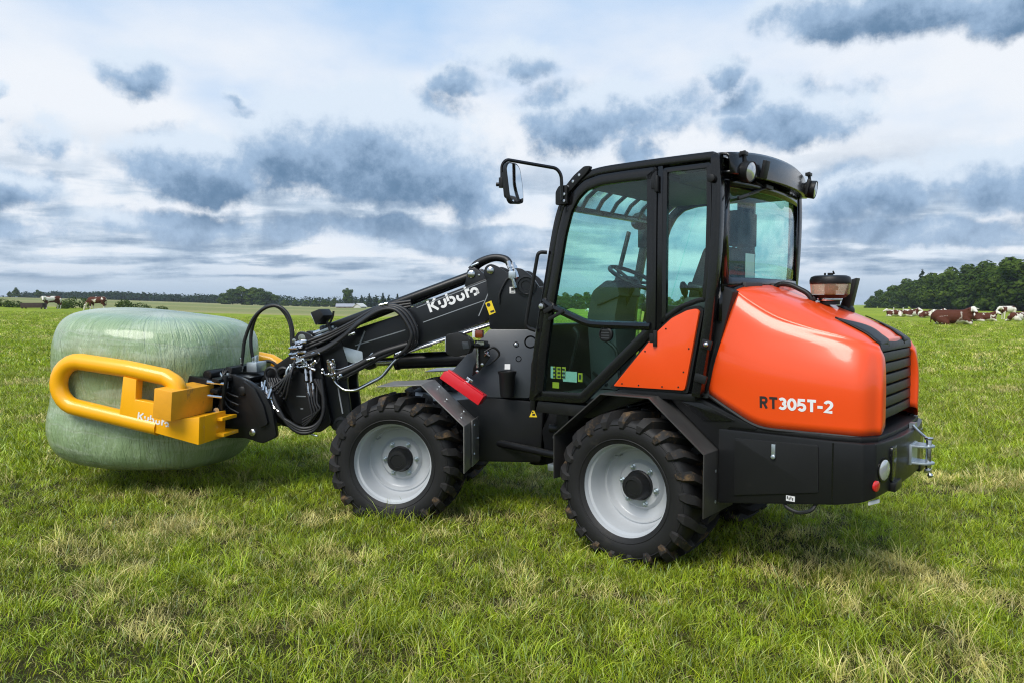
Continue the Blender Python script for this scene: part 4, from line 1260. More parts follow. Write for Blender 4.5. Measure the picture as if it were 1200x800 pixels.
# ---- joint between the halves and front chassis ---------------------
m = MB(); m.box((.98, 0, .56), (.24, .22, .46)); m.rod((1.17, 0, .30), (1.17, 0, .86), .07, 20); m.box((1.10, 0, .42), (.20, .26, .05)); m.box((1.10, 0, .74), (.20, .26, .05)); RP('articulation_joint', m, black_paint, .01)
m = MB(); m.rod((.55, .40, .475), (1.35, .36, .500), .026, 14); m.lathe([(.04, -.03), (.04, .03)], (.56, .40, .475), (0, 1, 0), 16)
RP('safety_bar', m, black_paint)
m = MB(); m.box((.66, .40, .405), (.20, .10, .045), (0, 0, 0)); RP('step_plate', m, galv, .006)
m = MB(); m.box((.66, .40, .455), (.10, .05, .06)); m.box((.64, .38, .72), (.10, .14, .10)); m.rod((.60, .34, .66), (.78, .40, .66), .03, 12); m.rod((.60, .34, .60), (.74, .42, .60), .02, 12); RP('valve_block', m, black_plastic, .008)
m = MB()
m.prism(round_poly([(-.42, .36), (-.95, .37), (-.97, .80), (-.55, .83), (-.30, .80), (.30, .78), (.42, .62), (.36, .38)], .02), -.295, .295); m.box((0, 0, .42), (.22, .95, .18))
fch = FP('front_chassis', m, black_paint, .008)
m = MB(); m.prism([(-.955, .66), (-.955, .715), (-.897, .715)], .2955, .2965) if 0 else m.prism([(-.868, .695), (-.925, .695), (-.897, .757)], .2965, .2985)
FP('warning_label', m, sticker_yellow, parent=fch, label='yellow triangular warning label', smooth=0)
m = MB(); m.box((-.900, .2992, .713), (.020, .001, .014)); m.box((-.893, .2992, .730), (.010, .001, .010)); FP('label_print', m, dark_mark, parent=fch, smooth=0)
# loader tower: splayed lower cheeks and black upper cheeks
for s in (1, -1):
    # lower cheek leans outwards towards its foot, so it catches the sky; its grey base colour adds to that sheen
    poly = [(-.565, 1.312), (-.99, 1.312), (-1.0, .99), (-.86, .83), (-.55, .83), (-.30, .955), (-.275, .985)]
    def lean(z): return (.225 + (1.312 - z) * .165) * s
    vs = [(x, lean(z), z) for x, z in poly] + [(x, lean(z) - .022 * s, z) for x, z in poly]
    n = len(poly)
    m = MB(); m._add(vs, [tuple(range(n)), tuple(range(2 * n - 1, n - 1, -1))] + [(i, (i + 1) % n, n + (i + 1) % n, n + i) for i in range(n)])
    ck = FP('tower_cheek', m, greyed_paint, .005, label='dark grey lower tower plate')
    for (x, z, r) in ((-.765, 1.205, .020), (-.785, 1.105, .021), (-.868, 1.225, .045)):
        q = MB(); q.lathe([(r, -.012), (r, .0035), (r * .8, .004), (r * .78, -.002), (.0005, -.003)], (x, lean(z), z), (0, s, .16), 24); q.build('hole_disc', hole_shade, ck)
    q = MB(); q.lathe([(.010, 0), (.009, .006), (.0005, .008)], (-.762, lean(1.205) + .002 * s, 1.206), (0, s, .16), 12); q.build('bolt', chrome, ck)
    up = [(-.565, 1.312), (-.555, 1.56), (-.545, 1.66), (-.520, 1.715), (-.535, 1.765), (-.575, 1.785), (-.625, 1.765), (-.70, 1.715), (-.745, 1.752), (-.80, 1.748), (-.88, 1.69), (-.955, 1.575), (-.985, 1.40), (-.985, 1.312)]
    m = MB(); m.prism(round_poly(up, .02, 3), .195 * s, .225 * s)
    uc = FP('tower_plate', m, boom_paint, .006, label='black upper tower plate')
    q = MB(); q.lathe([(.075, 0), (.075, .016), (.060, .018), (.056, .010), (.036, .010), (.034, .004), (.0005, .004)], (-.835, .225 * s, 1.625), (0, s, 0), 30); q.build('pivot_cap', boom_paint, uc)
    q = MB(); q.lathe([(.026, 0), (.026, .008), (.022, .011), (.0005, .012)], (-.575, .225 * s, 1.735), (0, s, 0), 20); q.build('pin', chrome, uc)
m = MB(); m.prism([(-.60, .83), (-.98, .83), (-.98, 1.62), (-.90, 1.62), (-.66, 1.30), (-.60, 1.1)], -.205, .205); FP('tower_core', m, black_paint, .01)
# labels, cup, head lamp on the left cheek
m = MB(); m.prism([(-.535, 1.50), (-.580, 1.518), (-.612, 1.432), (-.567, 1.412)], .2252, .2268); lb = FP('warning_label', m, sticker_yellow, label='yellow warning label on the boom root', smooth=0)
m = MB(); m.lathe([(.014, 0), (.014, .0008)], (-.560, .227, 1.487), (0, 1, 0), 14); m.box((-.588, .2274, 1.440), (.030, .0008, .014), (0, R(20), 0)); m.build('label_print', dark_mark, lb, smooth=0)
m = MB(); m.box((-.735, .2262, 1.592), (.042, .0016, .046)); lb = FP('white_label', m, sticker_white, smooth=0)
m = MB(); m.box((-.735, .2276, 1.598), (.018, .0008, .020)); m.box((-.735, .2276, 1.578), (.024, .0008, .005)); m.build('label_print', dark_mark, lb, smooth=0)
m = MB(); m.box((-.712, .305, 1.052), (.040, .0016, .038), (R(9.4), 0, 0)); lb = FP('white_label', m, sticker_white, smooth=0)
m = MB(); m.lathe([(.046, -.17), (.050, -.15), (.058, -.02), (.066, .0), (.066, .012), (.058, .012), (.050, -.02), (.042, -.13), (.0005, -.135)], (-.722, .375, 1.015), (0, 0, 1), 24); m.box((-.722, .325, .93), (.05, .06, .10)); FP('grease_gun_cup', m, black_plastic, .0, label='round black plastic tool cup', smooth=40)
# head lamp pod with bracket and turn lamp
m = MB(); m.prism(round_poly([(-.315, 1.285), (-.400, 1.298), (-.480, 1.262), (-.500, 1.215), (-.480, 1.155), (-.385, 1.130), (-.318, 1.150)], .02, 3), .40, .52)
hl = FP('head_lamp', m, black_plastic, .018, label='boxy black head lamp on the front tower')
m = MB(); m.box((-.310, .46, 1.215), (.006, .09, .10)); m.build('lens', lamp_lens, hl, .003)
m = MB(); m.prism(round_poly([(-.43, 1.235), (-.475, 1.235), (-.485, 1.19), (-.44, 1.185)], .006), .518, .524); m.build('side_plate', greyed_paint, hl, .002)
m = MB(); m.rod((-.49, .43, 1.205), (-.59, .36, 1.20), .018, 10); m.prism([(-.485, 1.24), (-.585, 1.235), (-.60, 1.12), (-.53, 1.03), (-.47, .985), (-.478, 1.05), (-.515, 1.13)], .365, .375); m.build('bracket', black_paint, hl, .003)
m = MB(); m.lathe([(.011, 0), (.011, .012), (.0005, .014)], (-.510, .375, 1.02), (0, 1, 0), 8); m.lathe([(.011, 0), (.011, .012), (.0005, .014)], (-.545, .375, 1.07), (0, 1, 0), 8); m.rod((-.56, .375, 1.13), (-.59, .40, 1.16), .007, 8); m.rod((-.565, .385, 1.155), (-.60, .405, 1.135), .007, 8); m.rod((-.515, .40, 1.235), (-.515, .40, 1.05), .008, 8); m.box((-.535, .405, 1.22), (.06, .02, .02)); m.build('bolt', chrome, hl)
m = MB(); m.tube(catmull([(-.56, .38, 1.16), (-.62, .36, 1.19), (-.66, .34, 1.14), (-.60, .34, 1.08), (-.56, .35, 1.06)], 5), .008, 8); m.build('cable', hose, hl)
m = MB(); m.box((-.535, .42, 1.285), (.055, .06, .055)); tl_ = FP('turn_lamp', m, amber, .01, label='amber turn lamp behind the head lamp')
m = MB(); m.box((-.497, .42, 1.285), (.020, .055, .05)); m.build('lens', sticker_white, tl_, .005)

# ---- boom -------------------------------------------------------------
m = MB()
bo = [(-.555, 1.690), (-.62, 1.60), (-.62, 1.42), (-.50, 1.352), (-.02, 1.170), (.068, 1.460)]
m.prism(bo, -.155, .155); m.prism([(-.36, 1.60), (-.385, 1.745), (-.44, 1.765), (-.565, 1.68), (-.56, 1.55)], .09, .152); m.prism([(-.36, 1.60), (-.385, 1.745), (-.44, 1.765), (-.565, 1.68), (-.56, 1.55)], -.152, -.09)
boom = FP('boom', m, boom_paint, .012, label='black outer boom box with white lettering')
m = MB(); m.lathe([(.028, 0), (.028, .008), (.022, .012), (.0005, .013)], (-.418, .152, 1.712), (0, 1, 0), 20); m.lathe([(.008, 0), (.008, .005), (.0005, .006)], (-.475, .152, 1.705), (0, 1, 0), 10); m.build('pin', chrome, boom)
bd = Vector((-.0 - .623, 0, .230)).normalized()        # along the boom towards the rear
bd = Vector((-.938, 0, .347))
nv = Vector((.347, 0, .938))
def bpl(x0, z0):
    o = Vector((x0, .1572, z0))
    return lambda u, v: o + bd * u + nv * v
m, w_ = letters('Kubota', .088, bpl(-.104, 1.428), .215, -.04)
m.build('lettering', white_mark, boom, smooth=0, label='white Kubota lettering')
m = MB()
for pts in ([(-.0, 1.466), (-.535, 1.664)], ): m.ribbon([(p[0], p[1]) for p in pts], .006, lambda a, b: Vector((a, .1575, b)))
m.ribbon([(-.05, 1.358), (-.515, 1.520)], .006, lambda a, b: Vector((a, .1575, b)))
m.ribbon([(-.540, 1.655), (-.566, 1.622), (-.472, 1.405)], .007, lambda a, b: Vector((a, .1578, b)))
m.build('lining', grey_mark, boom, smooth=0)
m = MB(); m.prism([(-.03, 1.165), (.075, 1.467), (.110, 1.456), (.005, 1.153)], -.168, .168); m.build('collar', boom_paint, boom, .006)
m = MB(); m.prism([(.0, 1.195), (.07, 1.437), (.66, 1.255), (.72, 1.205), (.62, 1.005)], -.115, .115)
inner = FP('inner_boom', m, boom_paint, .010, label='black telescopic inner boom')
m = MB(); m.ribbon([(.10, 1.300), (.50, 1.180)], .008, lambda a, b: Vector((a, .1165, b))); m.ribbon([(.42, 1.29), (.50, 1.10)], .012, lambda a, b: Vector((a, .1168, b))); m.build('lining', grey_mark, inner, smooth=0)
m = MB(); m.prism(round_poly([(.44, 1.135), (.64, 1.185), (.60, 1.075), (.43, 1.015)], .01), .116, .122); m.build('cover_plate', galv, inner, .002)
for s in (1, -1):
    m = MB(); m.prism(round_poly([(.80, 1.235), (.62, 1.25), (.545, 1.02), (.57, .92), (.535, .62), (.60, .515), (.69, .53), (.74, .70), (.79, .95)], .03, 3), .085 * s, .125 * s)
    ns = FP('boom_nose', m, boom_paint, .006)
    q = MB(); q.lathe([(.060, 0), (.060, .012), (.040, .014), (.036, .008), (.0005, .008)], (.615, .125 * s, .575), (0, s, 0), 24); q.build('pin_boss', boom_paint, ns)
    q = MB(); q.tube([(p[0], .127 * s, p[1]) for p in ((.65, .98), (.625, .80), (.60, .66))], .006, 6); q.build('rib', grey_mark, ns)
# cylinders: barrel with a bright rod
def cylinder(name, a, b, rb, rr, split, y, label=None):
    a, b = Vector((a[0], y, a[1])), Vector((b[0], y, b[1]))
    c = a + (b - a) * split
    m = MB(); m.rod(a, c, rb, 20); m.lathe([(rb * 1.12, -.03), (rb * 1.12, 0)], c, (b - a), 20); m.lathe([(rb * 1.1, -.03), (rb * 1.1, .03)], a, (0, 1, 0), 20)
    cy = FP(name, m, black_paint, .003, label=label)
    m = MB(); m.rod(c, b, rr, 16); m.build('piston_rod', chrome, cy)
    m = MB(); m.lathe([(rb * .9, -.045), (rb * .9, .045)], b, (0, 1, 0), 20); m.build('rod_eye', black_paint, cy, .003)
    return cy
cylinder('levelling_cylinder', (-.418, 1.712), (.88, 1.255), .036, .020, .93, .06, 'long black cylinder above the boom')
cylinder('lift_cylinder', (-.60, 1.10), (.42, 1.045), .060, .030, .80, 0, 'black lift cylinder under the boom')
m = MB(); m.rod((-.36, .02, 1.665), (.72, .02, 1.265), .017, 12); m.rod((-.36, -.06, 1.68), (.72, -.06, 1.28), .017, 12); FP('hydraulic_pipe', m, black_paint)
# ---- tilt linkage at the boom end ---------------------------------------
for s in (1, -1):
    m = MB(); m.prism(round_poly([(.995, 1.20), (.935, 1.290), (.84, 1.265), (.77, 1.13), (.715, .75), (.675, .585), (.78, .510), (.94, .545), (1.06, .68), (1.095, .84), (1.03, 1.04)], .03, 3), .130 * s, .165 * s)
    tp = FP('tilt_plate', m, black_paint, .006)
    q = MB(); q.lathe([(.030, 0), (.030, .006), (.0005, .007)], (.905, .165 * s, 1.235), (0, s, 0), 18); q.lathe([(.016, 0), (.016, .008), (.0005, .009)], (.968, .165 * s, 1.215), (0, s, 0), 12); q.lathe([(.018, 0), (.018, .009), (.0005, .010)], (1.04, .165 * s, .94), (0, s, 0), 12); q.build('pin', chrome, tp)
    q = MB(); q.prism(round_poly([(1.03, .93), (.95, 1.0), (.85, .95), (.76, .86), (.745, .69), (.84, .565), (.96, .585), (1.04, .75)], .04, 3), .166 * s, .195 * s); q.build('link_cover', black_plastic, tp, .012)
    q = MB(); q.box((.905, .1965 * s, .795), (.075, .002, .008)); q.box((.90, .1965 * s, .70), (.02, .002, .008)); q.build('mark', grey_mark, tp, smooth=0)
    # quick hitch frame
    q = MB(); q.prism(round_poly([(1.50, .94), (1.41, .975), (1.25, .91), (1.14, .83), (1.08, .71), (1.045, .50), (1.16, .445), (1.30, .485), (1.47, .48), (1.57, .56), (1.58, .76)], .03, 3), .275 * s, .325 * s)
    qh = FP('quick_hitch_plate', q, black_paint, .008)
    q = MB(); q.lathe([(.034, 0), (.034, .022), (.028, .026), (.0005, .027)], (1.31, .325 * s, .845), (0, s, 0), 18); q.lathe([(.030, 0), (.030, .03), (.0005, .031)], (1.47, .325 * s, .55), (0, s, 0), 18); q.lathe([(.020, 0), (.020, .018), (.0005, .019)], (1.40, .325 * s, .74), (0, s, 0), 14); q.build('pin', black_plastic, qh)
    q = MB(); q.lathe([(.026, 0), (.026, .014), (.020, .018), (.0005, .019)], (1.235, .325 * s, .530), (0, s, 0), 18); q.build('pin', chrome, qh, label='bright pin end')
    q = MB(); q.prism(round_poly([(1.30, .925), (1.20, .86), (1.135, .74), (1.10, .60), (1.17, .57), (1.215, .70), (1.27, .80)], .02, 3), .326 * s, .352 * s); q.build('cheek_cover', black_plastic, qh, .008)
m = MB()
m.rod((1.31, -.27, .845), (1.31, .27, .845), .045, 18); m.rod((1.22, -.27, .56), (1.22, .27, .56), .04, 18); m.box((1.42, 0, .94), (.26, .50, .035), (0, R(-9), 0)); m.box((1.53, 0, .66), (.05, .50, .30)); m.rod((.905, -.16, 1.235), (.905, .16, 1.235), .026, 14); m.rod((.615, -.13, .575), (.615, .13, .575), .035, 16)
m.prism([(.93, .60), (1.10, .55), (1.22, .60), (1.20, .80), (1.08, .90), (.95, .85)], -.10, .10)
m.prism([(.95, 1.16), (.98, 1.05), (1.28, .83), (1.34, .86), (1.20, 1.00)], -.09, -.03); m.prism([(.95, 1.16), (.98, 1.05), (1.28, .83), (1.34, .86), (1.20, 1.00)], .03, .09)
FP('quick_hitch', m, black_paint, .006, label='black quick hitch frame with pivot tubes')
m = MB(); m.box((1.345, .05, 1.005), (.085, .16, .075)); m.lathe([(.014, 0), (.014, .05)], (1.33, .09, 1.04), (0, 0, 1), 10); m.lathe([(.014, 0), (.014, .05)], (1.37, .0, 1.04), (0, 0, 1), 10); FP('hydraulic_block', m, galv, .006, label='bright hydraulic block with couplings')

# ---- hoses, pipes and fittings -------------------------------------------
def hose_part(pts, r, name='hose', mt=None, n=10, label=None): 
    m = MB(); m.tube(catmull(pts, 7), r, n); return FP(name, m, mt or hose, label=label, smooth=60)
hose_part([(1.42, .15, 1.00), (1.405, .15, 1.10), (1.385, .15, 1.22), (1.315, .15, 1.375), (1.215, .15, 1.462), (1.11, .15, 1.478), (1.03, .15, 1.42), (.992, .15, 1.31), (.985, .15, 1.19), (.965, .16, 1.08)], .0135, label='looped black hydraulic hose')
hose_part([(1.37, .06, 1.06), (1.385, .06, 1.18), (1.375, .06, 1.29), (1.325, .07, 1.405), (1.225, .08, 1.478), (1.13, .09, 1.468), (1.055, .10, 1.39), (1.02, .11, 1.29), (1.01, .12, 1.17), (.98, .13, 1.06)], .0135, label='looped black hydraulic hose')
hose_part([(1.46, -.10, .96), (1.40, -.10, 1.02), (1.31, -.10, 1.035), (1.24, -.10, .99), (1.20, -.08, .93)], .012)
for k, (dy, dr) in enumerate(((.0, 0), (.026, .012), (.050, .026))):
    hose_part([(.15, .165 + dy, 1.10), (.035 + dr, .185 + dy, 1.16), (-.012 + dr, .20 + dy, 1.24), (-.006 + dr, .20 + dy, 1.33 - dr), (.06 + dr, .195 + dy, 1.435 - dr), (.16, .19 + dy, 1.482 - dr), (.27, .185 + dy, 1.465 - dr), (.42, .18 + dy, 1.375 - dr), (.57, .175 + dy, 1.255 - dr), (.72, .175 + dy, 1.165 - dr), (.86, .18 + dy, 1.12 - dr)], .0150, label='bundled black hose along the boom')
for k in range(3):
    hose_part([(.05, .135, 1.475 + .02 * k), (.28, .15, 1.435 + .02 * k), (.50, .15, 1.33 + .015 * k), (.68, .155, 1.235 + .02 * k), (.87, .175, 1.155 + .025 * k)], .013)
hose_part([(.06, .175, 1.195), (.27, .185, 1.13), (.42, .19, 1.05), (.56, .20, .985), (.66, .20, .95)], .024, label='sleeved hose bundle under the boom')
hose_part([(.10, .175, 1.175), (.30, .18, 1.085), (.46, .19, 1.00), (.60, .19, .93)], .018)
for k in range(3):
    hose_part([(1.15 - .02 * k, .225, .90), (1.10, .26, .80), (1.03 + .01 * k, .275, .67), (.96, .275, .575 + .015 * k), (.87, .265, .525 + .018 * k), (.775, .25, .55 + .015 * k), (.715, .235, .66), (.715, .225, .80), (.735 + .025 * k, .215, .93)], .0150, label='black hose hanging below the linkage')
hose_part([(1.50, .34, .97), (1.47, .36, .88), (1.44, .37, .80), (1.45, .37, .70), (1.48, .36, .64)], .008)
hose_part([(1.05, .18, .62), (.95, .235, .55), (.86, .24, .53), (.76, .235, .50)], .007, 'cable', galv)
hose_part([(-.40, .10, 1.745), (-.46, .10, 1.80), (-.57, .11, 1.835), (-.665, .12, 1.822), (-.705, .14, 1.775)], .026, label='sleeved hoses over the boom pivot')
hose_part([(-.42, .05, 1.745), (-.47, .05, 1.79), (-.57, .05, 1.828), (-.66, .06, 1.81), (-.72, .10, 1.75)], .020)
hose_part([(-.73, .235, 1.70), (-.69, .24, 1.66), (-.645, .24, 1.57), (-.64, .235, 1.50)], .007, 'cable')
# bright pipes under the boom
for k in range(3):
    o = .017 * k
    m = MB(); m.tube(round_path([(.665, .175 - o, .955), (.635, .18 - o, .90 - o * .6), (.565, .185 - o, .845 - o * .3), (.47, .19 - o, .845 + o * .25), (.265, .19 - o, .950 + o * .2), (.175, .19 - o, 1.060 + o * .2), (.10, .19 - o, 1.125 + o * .2), (-.05, .19 - o, 1.180 + o * .3), (-.57, .19 - o, 1.345 + o * .3)], .035, 5), .0115, 8)
    FP('hydraulic_pipe', m, chrome, smooth=60, label='bright steel pipe under the boom')
m = MB(); m.tube(round_path([(.66, .17, 1.0), (.60, .18, 1.0), (.40, .185, 1.07), (.33, .185, 1.13)], .03), .010, 8); FP('hydraulic_pipe', m, chrome, smooth=60)
def fitting(p, d, s=1.0, name='hose_fitting'):
    p, d = Vector(p), Vector(d).normalized()
    m = MB(); m.lathe([(.011 * s, 0), (.011 * s, .022 * s), (.016 * s, .0225 * s), (.016 * s, .042 * s), (.012 * s, .0425 * s), (.012 * s, .06 * s), (.015 * s, .0605 * s), (.015 * s, .095 * s), (.010 * s, .10 * s)], p, d, 8)
    return FP(name, m, chrome, smooth=25)
for (x, z) in ((.985, 1.165), (.955, 1.125), (.985, 1.085), (.95, 1.045)): fitting((x, .185, z), (-1, .1, .08), 1.0)
for (x, z) in ((.945, 1.20), (.90, 1.075), (.885, 1.025)): fitting((x, .195, z), (-1, .1, .12), 1.0)
for k in range(3): fitting((.675 - .02 * k, .19, .99 - .012 * k), (.1, .1, 1), .9); fitting((.715 - .035 * k, .19, .965 - .01 * k), (-1, .1, -.1 + .1 * k), .8)
for k in range(2): fitting((.865 - .04 * k, .205, 1.02 - .005 * k), (-.12, .1, -1), 1.1); fitting((.845 - .04 * k, .21, .90), (-.12, .05, -1), 1.1)
for k in range(3): fitting((1.20 - .03 * k, .245, .905 - .02 * k), (-.3, .3, -1), 1.0); fitting((1.16 - .03 * k, .255, .80 - .02 * k), (-.7, .3, -1), 1.0)
for (x, y) in ((1.42, .15), (1.37, .06)): fitting((x, y, .97), (0, 0, 1), 1.1)
for (x, z, d) in ((.265, 1.485, (-1, 0, .2)), (.135, 1.12, (-1, 0, .3)), (.52, 1.26, (-1, 0, .3)), (.08, 1.15, (1, 0, -.4)), (.30, 1.10, (1, 0, -.3))): fitting((x, .225, z), d, .7)
for (p, d) in (((-.70, .20, 1.80), (-.35, .25, -1)), ((-.735, .20, 1.79), (-.35, .25, -1)), ((-.725, .225, 1.72), (-.3, .1, -1))): fitting(p, d, 1.25)
m = MB(); m.rod((-.74, .235, 1.70), (-.755, .24, 1.625), .008, 8); m.rod((-.41, .14, 1.77), (-.47, .14, 1.795), .010, 8); m.box((-.735, .232, 1.70), (.05, .03, .05)); FP('coupling', m, galv, .004)
m = MB(); m.tube(round_path([(1.00, .19, 1.02), (1.02, .20, .985), (1.02, .20, .94)], .02), .011, 8); m.tube(round_path([(.985, .20, 1.04), (.98, .21, .98), (.98, .21, .93)], .02), .011, 8); m.box((.90, .20, 1.065), (.07, .03, .05)); FP('elbow_fitting', m, galv, .003)
for k in range(2):
    m = MB(); m.tube([(1.175 - .10 * k + .05 * math.cos(a * .3142), .14, .955 + .05 * math.sin(a * .3142)) for a in range(20)], .013, 8, closed=True); FP('hose_ring', m, hose)
m = MB(); m.rod((.64, .09, 1.29), (.86, .09, 1.205), .030, 12); m.rod((.70, .14, 1.262), (.90, .14, 1.175), .014, 10); m.box((.73, .10, 1.30), (.12, .03, .02), (0, R(20), 0)); FP('tilt_ram_guard', m, galv, .003)
m = MB(); m.rod((1.50, .335, .99), (1.42, .35, .89), .008, 8); m.rod((1.41, .36, .98), (1.42, .37, .86), .012, 8); m.rod((1.47, .37, .80), (1.49, .37, .66), .008, 8); m.ball((1.49, .37, .65), .02); FP('lock_lever', m, galv)
rf = random.Random(4)
for k in range(9):      # crowded couplings and short lines around the manifold
    x, z = rf.uniform(.80, 1.0), rf.uniform(1.0, 1.2)
    fitting((x, .20 + rf.uniform(0, .03), z), (rf.uniform(-1, -.4), .2, rf.uniform(-.3, .4)), rf.uniform(.7, 1.05))
for k in range(8):
    x, z = rf.uniform(1.10, 1.26), rf.uniform(.74, .93)
    fitting((x, .23 + rf.uniform(0, .04), z), (rf.uniform(-.6, .2), .4, -1), rf.uniform(.7, 1.1))
for k in range(7):
    x, z = rf.uniform(.60, .72), rf.uniform(.92, 1.02)
    fitting((x, .20 + rf.uniform(0, .02), z), (rf.uniform(-.5, .5), .3, rf.uniform(.2, 1)), rf.uniform(.6, .9))
for k in range(5):
    hose_part([(1.18 - .02 * k, .20, .93), (1.12 - .03 * k, .27, .86 - .02 * k), (1.02 - .02 * k, .25 + .01 * k, .93 + .01 * k), (.94, .22, 1.02 + .012 * k)], .009)
for k in range(4):
    hose_part([(.86 - .03 * k, .205, .90), (.82 - .02 * k, .235, .76), (.80 - .02 * k, .24, .64 + .02 * k), (.88, .23, .56 + .02 * k)], .009)
for k in range(3):
    hose_part([(1.42 + .03 * k, .20, .98), (1.44 + .02 * k, .30, 1.0), (1.46, .36, .93 - .03 * k), (1.42, .37, .84 - .05 * k), (1.33, .36, .80 - .06 * k)], .007)
# front work lamp on the boom end
m = MB(); m.prism([(-.055, -.03), (-.045, .035), (.045, .055), (.050, -.055)], -.062, .062)
wl = FP('work_lamp', m, black_plastic, .010, label='boxy black work lamp at the boom end')
m = MB(); m.box((.050, 0, 0), (.008, .11, .095)); m.build('lens', lamp_lens, wl, .004)
wl.matrix_local = FM @ Matrix.Translation((.755, .13, 1.405)) @ Matrix.Rotation(R(-16), 4, 'Z') @ Matrix.Rotation(R(30), 4, 'Y')
m = MB(); m.rod((.72, .13, 1.36), (.68, .13, 1.28), .014, 8); m.tube(round_path([(.70, .14, 1.33), (.66, .15, 1.40), (.655, .15, 1.44)], .02), .008, 6); FP('lamp_stalk', m, black_plastic)

# ---- red wheel chock clamped to the left front mudguard (a thing of its own)
cm = MB()
cm.prism([(-.165, -.035), (.165, -.035), (.165, .018), (.145, .040), (-.165, .040)], -.052, .052)
cm.box((-.0, .02, .043), (.30, .02, .010))
chM = FMW @ Matrix.Translation((-.44, .515, .925)) @ Matrix.Rotation(R(-33.0), 4, 'Y') @ Matrix.Rotation(R(-4), 4, 'Z')
ch = cm.build('wheel_chock', red_plastic, None, .006, local=None)
ch.matrix_world = chM
tag(ch, 'red plastic wheel chock clamped on the front mudguard of the loader', 'wheel chock')
m = MB(); m.lathe([(.020, 0), (.020, .008), (.010, .010), (.010, .03), (.0005, .031)], (-.01, .0, .041), (0, 0, 1), 10); m.box((-.01, 0, .068), (.05, .012, .018)); m.build('wing_nut', chrome, ch, .002)

# ------------------------------------------------------------------ bale gripper and wrapped bale
TILT = R(10.2)
GM = FMW @ Matrix.Translation((1.56, 0, .86)) @ Matrix.Rotation(-TILT, 4, 'Y')
grip = empty('bale_gripper', GM)
tag(grip, 'yellow tubular bale gripper squeezing the wrapped bale', 'bale gripper')
def g2(x, z):        # front-half (x,z) to gripper (u,v)
    dx, dz = x - 1.56, z - .86
    return (dx * math.cos(TILT) + dz * math.sin(TILT), -dx * math.sin(TILT) + dz * math.cos(TILT))
def gpoly(pts): return [g2(*p) for p in pts]
AY = .775
def arm(s):
    # welded plate with the transverse beam
    plate = [(1.94, .990), (1.838, .968), (1.850, .828), (1.712, .806), (1.690, .890), (1.572, .872), (1.590, .690), (1.362, .716), (1.372, .520), (1.890, .638), (1.885, .690), (1.98, .712)]
    m = MB(); m.prism(gpoly(plate), (AY - .03) * s, (AY + .045) * s)
    a = m.build('gripper_arm', yellow, grip, .006, label='yellow gripper arm plate' )
    pts = [g2(*p) for p in ((1.545, .84), (1.555, .935), (1.64, .985), (1.92, 1.036), (2.31, 1.084))]
    path = [Vector((p[0], AY * s, p[1])) for p in pts]
    c = g2(2.325, .918); rr = .166
    d_ = Vector(g2(2.31, 1.084)) - Vector(c)
    a0 = math.atan2(d_.y, d_.x)
    end = [Vector((c[0] + rr * math.cos(a0 - math.pi * k / 12), AY * s, c[1] + rr * math.sin(a0 - math.pi * k / 12))) for k in range(1, 13)]
    tail = [g2(*p) for p in ((1.88, .664), (1.70, .63))]
    path = round_path(path[:3], .03, 3)[:-1] + path[2:] + end + [Vector((p[0], AY * s, p[1])) for p in tail]
    t = MB(); t.tube(path, .060, 18); t.build('tube_loop', yellow, a, smooth=60)
    b = MB(); b.prism(gpoly([(1.610, .926), (1.477, .902), (1.493, .701), (1.630, .724)]), .44 * s, .95 * s); b.build('cross_beam', yellow_rusty, a, .006, label='scuffed yellow cross beam')
    b = MB(); b.prism(gpoly([(1.50, .700), (1.362, .716), (1.372, .520), (1.51, .552)]), .48 * s, (AY - .03) * s); b.build('lower_beam', yellow, a, .006)
    b = MB()
    b.prism(gpoly([(1.50, .672), (1.32, .680), (1.32, .655), (1.50, .650)]), .40 * s, .60 * s); b.prism(gpoly([(1.50, .575), (1.31, .565), (1.31, .540), (1.50, .550)]), .40 * s, .60 * s); b.build('lug', yellow, a, .004)
    if s > 0:
        o0 = g2(1.838, .690)
        ang = R(-2)
        def pl(u, v): return Vector((o0[0] - u * math.cos(ang) , (AY + .0465), o0[1] + v + u * math.sin(ang)))
        lm, _w = letters('Kubota', .052, pl, .22); lm.build('lettering', white_mark, a, smooth=0, label='small white Kubota lettering')
arm(1); arm(-1)
m = MB()
m.box((.02, 0, .02), (.16, 1.02, .15)); m.box((-.10, 0, .0), (.05, .62, .36)); m.rod((-.13, -.55, -.17), (-.13, .55, -.17), .045, 16); m.box((-.12, .40, .10), (.06, .22, .03)); m.box((-.12, .40, .02), (.06, .22, .03)); m.rod((-.15, .43, .14), (-.15, .43, -.25), .022, 12)
m.box((-.03, 0, -.18), (.16, .90, .12)); m.rod((-.02, .10, .12), (-.02, .46, .12), .035, 14)
m.build('back_frame', black_paint, grip, .008, label='black back frame of the gripper')
m = MB(); m.rod((-.16, .46, .08), (-.06, .52, .08), .012, 8); m.rod((-.16, .46, -.02), (-.06, .52, -.02), .012, 8); m.lathe([(.02, 0), (.02, .02), (.0005, .021)], (-.14, .47, -.12), (-.5, 1, 0), 10); m.build('bolt', chrome, grip)

